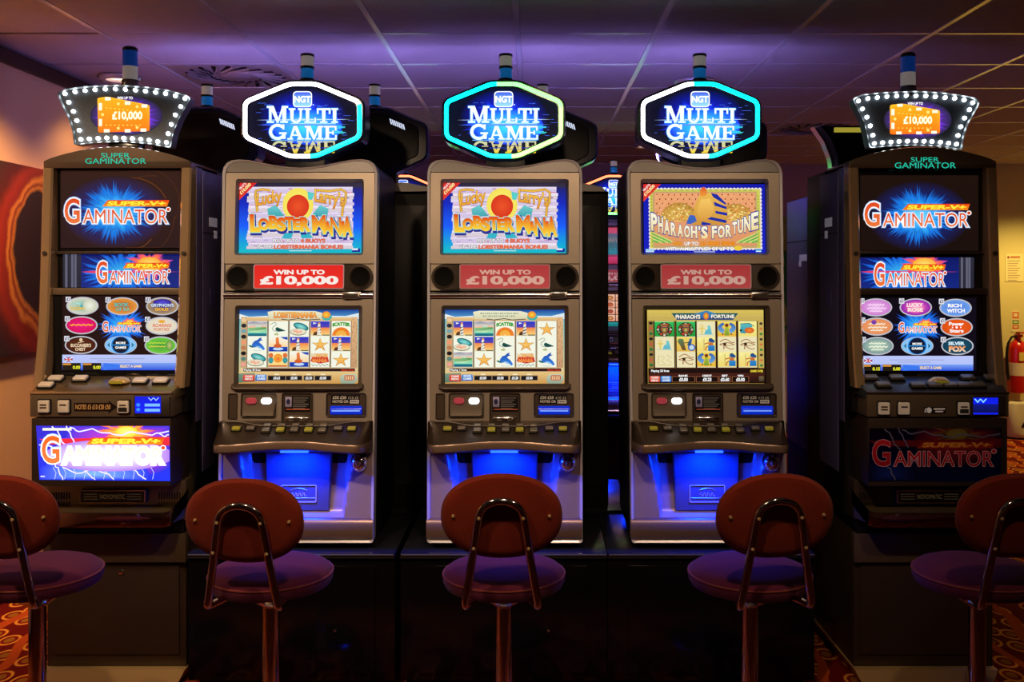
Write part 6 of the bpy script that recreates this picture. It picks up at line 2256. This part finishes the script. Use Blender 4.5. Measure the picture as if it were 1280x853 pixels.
    for i, (px, py) in enumerate(bp):
        x, z = mp2(px, py)
        b = MB().prism(rrect(x - 0.0235, z - 0.0255, x + 0.0235, z + 0.0255, 0.005), -0.134, -0.125).build('button_base', 'black_satin', t)
        MB().prism(rrect(x - 0.0195, z - 0.0215, x + 0.0195, z + 0.0215, 0.004), -0.143, -0.13, inset=0.002).build('square_button', 'key_cream', b)
        a = Art(mp2)
        for r_ in range(2 if i != 1 else 1):
            a.rect(px - 4.2, py - 3 + r_ * 3.4, px + 4.2, py - 1 + r_ * 3.4, C(70, 50, 40))
        if i == 2:
            a.rect(px - 5.5, py + 0.8, px + 5.5, py + 6, C(40, 34, 30))
        a.build('button_print', 'print_label', b, y=-0.1435)
    a = Art(mp2)
    if not right:
        a.poly([(92.8, 503.8), (135.5, 503.8), (135.5, 501), (146.5, 509), (135.5, 517), (135.5, 514.2), (92.8, 514.2)], C(30, 18, 14))
        a.text('NOTES \u00a35 \u00a310 \u00a320 \u00a350', 94.5, 506, 138, 512, C(226, 170, 100), bold=0.008)
    else:
        a.poly(q(1154.5, 509, 1182, 517), C(30, 20, 16))
        a.ell(1161.5, 513, 3.2, 3.6, C(225, 220, 215), n=14)
        a.text('\u00a3', 1155.5, 510, 1158.5, 516, C(225, 220, 215), bold=0.03)
        a.rect(1167, 510.5, 1181, 512.5, C(215, 205, 195))
        a.rect(1169, 513.8, 1179, 515.6, C(215, 205, 195))
    a.build('note_arrow', 'print_label', t, y=-0.1312)
    a0, a1 = mp2(lowb[0], lowb[1]), mp2(lowb[2], lowb[3])
    na = MB().prism(rrect(a0[0], a1[1], a1[0], a0[1], 0.006), -0.137, -0.12, inset=0.003).build('note_acceptor', 'brown_dark', t)
    a = Art(mp2)
    x0, y0, x1, y1 = dsp
    a.rect(x0, y0, x1, y1, C(10, 24, 200), C(16, 30, 225))
    if not right:
        a.text('W', x0 + 16, y0 + 1.5, x0 + 30, y0 + 5.5, C(150, 190, 255), bold=0.0)
        for r_ in range(2):
            a.ell(x0 + 4, y0 + 10.5 + r_ * 6, 3.0, 2.6, C(60, 160, 255), C(20, 60, 235), n=12)
            a.rect(x0 + 12, y0 + 9 + r_ * 6.4, x0 + 31, y0 + 12.5 + r_ * 6.4, C(110, 170, 255))
    else:
        a.text('W', x0 + 1, y0 + 1.5, x0 + 17, y0 + 6.5, C(120, 200, 255), bold=0.01)
        a.rect(x0, y0 + 8, x1, y1 - 2, C(10, 20, 110), C(8, 12, 70))
    a.build('note_display', 'panel_bright', na, y=-0.1378)
    # belly door with the backlit picture
    zt, zb_ = Z(0.990), Z(0.748)
    MB().box(-0.248, 0.248, -0.128, 0.05, zb_, zt).build('belly_door', 'frame_brown', t, bevel=0.005)
    a = Art(plane(GYF - 0.129))
    belly_art(a, right)
    a.build('belly_glass', 'panel_bright' if not right else 'print_unlit', t, y=-0.129)
    # coin tray
    back = MB().box(-0.262, 0.262, -0.02, 0.06, Z(0.60), Z(0.746)).build('tray_back', 'tray_metal' if not right else 'frame_brown', t, bevel=0.003)
    d3 = GYF - 0.022
    zc0, zc1 = Z(0.668), Z(0.716)
    lp = MB().box(-0.115, 0.125, -0.045, -0.015, zc0, zc1).build('maker_plate', 'brown_dark', t, bevel=0.003)
    MB().ring(rrect(-0.115, zc0, 0.125, zc1, 0.003), rrect(-0.111, zc0 + 0.004, 0.121, zc1 - 0.004, 0.002), -0.048, -0.044).build('plate_rim', 'warm_glow_chrome', lp)
    a = Art(lambda px, py: (px, py))
    zt_ = (zc0 + zc1) / 2
    for r_ in (-1, 0, 1):
        a.rect(-0.10, zt_ + r_ * 0.009 - 0.0012, -0.05, zt_ + r_ * 0.009 + 0.0012, C(120, 100, 70))
        a.rect(0.058, zt_ + r_ * 0.009 - 0.0012, 0.11, zt_ + r_ * 0.009 + 0.0012, C(120, 100, 70))
    a.text('NOVOMATIC', -0.04, zt_ + 0.008, 0.05, zt_ - 0.008, C(150, 125, 85), bold=0.0)
    a.build('maker_print', 'print_label', lp, y=-0.0455)
    sm = _BTN.get('slit')
    if not sm:
        sm = _BTN['slit'] = MB().box(-0.0018, 0.0018, -0.0012, 0.001, -0.012, 0.012).mesh('vent_slit', M('black_matte'), smooth=False)
    for s in (-1, 1):
        for i in range(9):
            for j in range(2):
                o = link('vent_slit', sm, t)
                o.location = (s * (0.165 + i * 0.0095), -0.0205, Z(0.690) - j * 0.036)
    # tray floor, lip and slanted ends
    MB().add([(-0.262, -0.02, Z(0.655)), (0.262, -0.02, Z(0.655)), (0.235, -0.13, Z(0.640)), (-0.235, -0.13, Z(0.640)), (-0.262, -0.02, Z(0.61)), (0.262, -0.02, Z(0.61)), (0.235, -0.13, Z(0.61)), (-0.235, -0.13, Z(0.61))],
             [(0, 1, 2, 3), (7, 6, 5, 4), (0, 4, 5, 1), (1, 5, 6, 2), (2, 6, 7, 3), (3, 7, 4, 0)]).build('tray_floor', 'tray_metal', t)
    lip = [(-0.268, -0.01, Z(0.690)), (-0.262, -0.05, Z(0.668)), (-0.246, -0.125, Z(0.634)), (-0.225, -0.137, Z(0.630)), (0.225, -0.137, Z(0.630)), (0.246, -0.125, Z(0.634)), (0.262, -0.05, Z(0.668)), (0.268, -0.01, Z(0.690))]
    vs_, fs_ = [], []
    for i, (x, y, z) in enumerate(lip):
        h = 0.026
        vs_ += [(x, y, z + h * 0.95), (x, y - 0.004, z), (x, y, z - h), (x * 0.975, y + 0.010, z - h), (x * 0.975, y + 0.010, z + h * 0.9)]
    for i in range(len(lip) - 1):
        for j in range(5):
            l = (j + 1) % 5
            fs_.append((i * 5 + j, i * 5 + l, (i + 1) * 5 + l, (i + 1) * 5 + j))
    fs_ += [tuple(range(5)), tuple(range(35, 40))]
    MB().add(vs_, fs_).build('tray_lip', 'lip_chrome', t)
    MB().box(-0.255, 0.255, -0.02, 0.50, 0.0005, Z(0.612)).build('foot_plinth', 'black_satin', t)
    topper(t, right)
    # cabinet stand
    st = tag(empty('machine_stand', (xg, GYF, 0.0)), 'dark brown stand with drawer and kick plate under the ' + ('machine with the lightning picture glowing' if not right else 'machine whose lightning picture is unlit'), 'stand', 'brown stands under the tall machines')
    MB().box(-0.257, 0.257, 0.0, 0.51, 0.055, 0.5555).build('body', 'stand_brown', st, bevel=0.003)
    MB().box(-0.262, 0.262, -0.022, 0.012, 0.444, 0.550).build('drawer', 'stand_drawer', st, bevel=0.004)
    d = MB().box(-0.232, 0.232, -0.006, 0.006, 0.100, 0.436).build('door', 'stand_brown', st, bevel=0.003)
    MB().lathe([(0.0, -0.013), (0.008, -0.012), (0.010, -0.008), (0.010, 0.0)], 14, (0.02, 0.0, 0.405), 'y').build('lock', 'chrome', d)
    MB().add([(-0.262, -0.03, 0.054), (0.262, -0.03, 0.054), (0.235, -0.045, 0.0), (-0.235, -0.045, 0.0), (-0.262, 0.5, 0.054), (0.262, 0.5, 0.054), (0.235, 0.5, 0.0), (-0.235, 0.5, 0.0)],
             [(0, 1, 2, 3), (7, 6, 5, 4), (0, 4, 5, 1), (1, 5, 6, 2), (2, 6, 7, 3), (3, 7, 4, 0)]).build('kick_plate', 'kick_plate', st)
    return t


make_tall(0, 'tall slot machine whose belly picture of purple lightning glows, under a bulb-framed sign')
make_tall(1, 'tall slot machine with an unlit dark belly picture, under a bulb-framed sign')

# --------------------------------------------------- rear-row machine with a bulb topper, seen from behind
t = tag(empty('slot_machine', (1.535, 4.12, 0.5)), 'machine with violet light coloured into its sides, white side sticker and curved topper, seen from behind', 'slot machine', 'machines of the rear row seen from behind')
MB().prism([(-0.285, 0.0), (0.285, 0.0), (0.285, 1.36), (-0.285, 1.36)], 0.0, 0.56).build('cabinet', 'black_matte', t, bevel=0.006)
p = MB().box(-0.2895, -0.2852, 0.10, 0.54, 0.20, 1.355).build('side_panel', 'side_panel', t, bevel=0.002)
MB().box(-0.2895, -0.2852, 0.004, 0.096, 0.20, 1.355).build('side_strip', 'side_panel', t, bevel=0.002)
MB().box(-0.2899, -0.2894, 0.10, 0.54, 1.155, 1.160).build('side_seam', 'black_matte', p)
MB().box(-0.2903, -0.2894, 0.20, 0.32, 1.065, 1.095).build('sticker', 'sticker_white', p)
MB().box(-0.2903, -0.2894, 0.29, 0.33, 1.04, 1.065).build('sticker', 'sticker_white', p)
MB().box(-0.2903, -0.2894, 0.22, 0.29, 0.74, 0.82).build('side_label', 'label_dim', p)
tp = [(-0.28, 1.655), (0.28, 1.655), (0.235, 1.60), (0.205, 1.52), (0.195, 1.44), (-0.195, 1.44), (-0.205, 1.52), (-0.235, 1.60)]
s = MB().prism(tp, 0.03, 0.12, inset=0.004).build('topper_sign', 'black_satin', t)
MB().ring([(x * 1.03, z + (0.006 if z > 1.6 else -0.006)) for x, z in tp], [(x * 0.99, z) for x, z in tp], 0.10, 0.155).build('topper_rim', 'chrome', s)
MB().box(-0.22, -0.02, 0.022, 0.032, 1.625, 1.645).build('lit_edge', mat('edge_yellow', C(150, 140, 50), 0.4, emit=C(210, 195, 70), strength=0.5, noise=0.02), s)
MB().box(-0.12, 0.12, 0.03, 0.12, 1.36, 1.445).build('sign_neck', 'black_satin', t)
s = tag(empty('machine_stand', (1.535, 4.08, 0.0)), 'black stand under the rear machine with violet light coloured into its sides', 'stand', 'stands of the rear row')
MB().box(-0.30, 0.30, 0.0, 0.60, 0.0, 0.4995).build('body', 'stand_black', s, bevel=0.002)


# ------------------------------------------------------------------ stools
def make_stool(loc, rz, label, drop=0.0):
    t = tag(empty('bar_stool', loc, rz), label, 'stool', 'red velvet stools in front of the machines')
    zt = 0.605
    MB().lathe([(0.0, zt), (0.10, zt - 0.001), (0.150, zt - 0.006), (0.176, zt - 0.016), (0.188, zt - 0.028), (0.190, zt - 0.036), (0.189, zt - 0.050), (0.182, zt - 0.064), (0.165, zt - 0.070), (0.0, zt - 0.070)], 48).build('seat_cushion', 'velvet_blue_lit', t)
    MB().tube([(0.1885 * math.cos(a), 0.1885 * math.sin(a), zt - 0.030) for a in [2 * PI * k / 48 for k in range(48)]], 0.0035, 6, closed=True).build('seat_piping', 'piping', t)
    MB().lathe([(0.0, zt - 0.084), (0.12, zt - 0.084), (0.14, zt - 0.070), (0.0, zt - 0.070)], 32).build('seat_plate', 'black_satin', t)
    # oval back pad, on the camera side of the seat, leaning a little
    yb, zc, rx, rz_ = -0.222, 0.807 - drop, 0.172, 0.122
    tilt = 0.10
    prof = [(0.0, -0.020), (0.80, -0.020), (0.94, -0.016), (0.99, -0.008), (1.0, 0.0), (0.99, 0.010), (0.93, 0.020), (0.80, 0.025), (0.0, 0.026)]

    def bk(r_, a, h):
        # super-ellipse outline
        ca, sa = math.cos(a), math.sin(a)
        e = 0.90
        x = rx * r_ * math.copysign(abs(ca) ** e, ca)
        z = rz_ * r_ * math.copysign(abs(sa) ** e, sa)
        return (x, yb + h - z * tilt, zc + z)
    n = 56
    vs_, fs_ = [], []
    for r_, h in prof:
        vs_ += [bk(r_, 2 * PI * k / n, h) for k in range(n)]
    for i in range(len(prof) - 1):
        for k in range(n):
            l = (k + 1) % n
            fs_.append((i * n + k, i * n + l, (i + 1) * n + l, (i + 1) * n + k))
    pad = MB().add(vs_, fs_).build('backrest', 'velvet', t)
    MB().tube([bk(1.0, 2 * PI * k / n, 0.0) for k in range(n)], 0.003, 6, closed=True).build('back_piping', 'piping', pad)
    for s in (-1, 1):
        x, y, z = bk(0.80, 0 if s > 0 else PI, -0.022)
        MB().lathe([(0.0, -0.004), (0.004, -0.003), (0.005, 0.002)], 10, (x, y, z + 0.004), 'y').build('stud', 'brass', pad)
    # chrome hoop on the rear of the pad, legs run down and under the seat
    path = []
    yh = yb - 0.036
    half = [(0.0, 0.052), (0.020, 0.050), (0.040, 0.042), (0.054, 0.030), (0.062, 0.014), (0.066, -0.004), (0.078, -0.085), (0.090, -0.165), (0.100, -0.225), (0.104, -0.240)]
    for x, dz in reversed(half):
        path.append((-x, yh - dz * tilt, zc + dz))
    for x, dz in half[1:]:
        path.append((x, yh - dz * tilt, zc + dz))
    ends = [(0.104, yh + 0.030, 0.548), (0.101, yh + 0.05, 0.545), (0.075, yh + 0.13, 0.546), (0.05, yh + 0.20, 0.548)]
    full = [(-x, y, z) for x, y, z in reversed(ends)] + path + ends
    # smooth the polyline
    for _ in range(2):
        sm_ = [full[0]]
        for p_, q_ in zip(full, full[1:]):
            sm_ += [tuple(0.75 * a + 0.25 * b for a, b in zip(p_, q_)), tuple(0.25 * a + 0.75 * b for a, b in zip(p_, q_))]
        sm_.append(full[-1])
        full = sm_
    hoop = MB().tube(full, 0.0118, 12).build('back_hoop', 'chrome_tube', t)
    for x, dz in ((0.063, 0.004), (0.078, -0.084)):
        for s in (-1, 1):
            MB().lathe([(0.0, -0.0145), (0.004, -0.0138), (0.0055, -0.010), (0.0055, 0.0)], 10, (s * x, yh - dz * tilt, zc + dz), 'y').build('screw', 'brass', hoop)
    # pedestal
    MB().lathe([(0.0, zt - 0.084), (0.07, zt - 0.084), (0.06, zt - 0.110), (0.026, zt - 0.135), (0.026, 0.045), (0.034, 0.035), (0.0, 0.035)], 28).build('pole', 'chrome_tube', t)
    MB().lathe([(0.0, 0.0), (0.205, 0.0), (0.21, 0.006), (0.205, 0.013), (0.12, 0.026), (0.04, 0.036), (0.0, 0.036)], 40).build('floor_base', 'chrome_tube', t)
    return t


for px, rz, lab in ((47, 0.02, 'red velvet stool in front of the tall machine with the glowing lightning picture'),
                    (339, -0.07, 'red velvet stool in front of the machine with the brightly lit red prize panel'),
                    (630, 0.0, 'red velvet stool straight in front of the middle machine'),
                    (937, 0.10, 'red velvet stool in front of the Egyptian game machine'),
                    (1221, 0.03, 'red velvet stool in front of the tall machine with the unlit belly picture')):
    make_stool(((px - VX) * 2.95 / F, 2.95, 0.0), rz, lab, drop={47: 0.004, 339: 0.014}.get(px, 0.0))
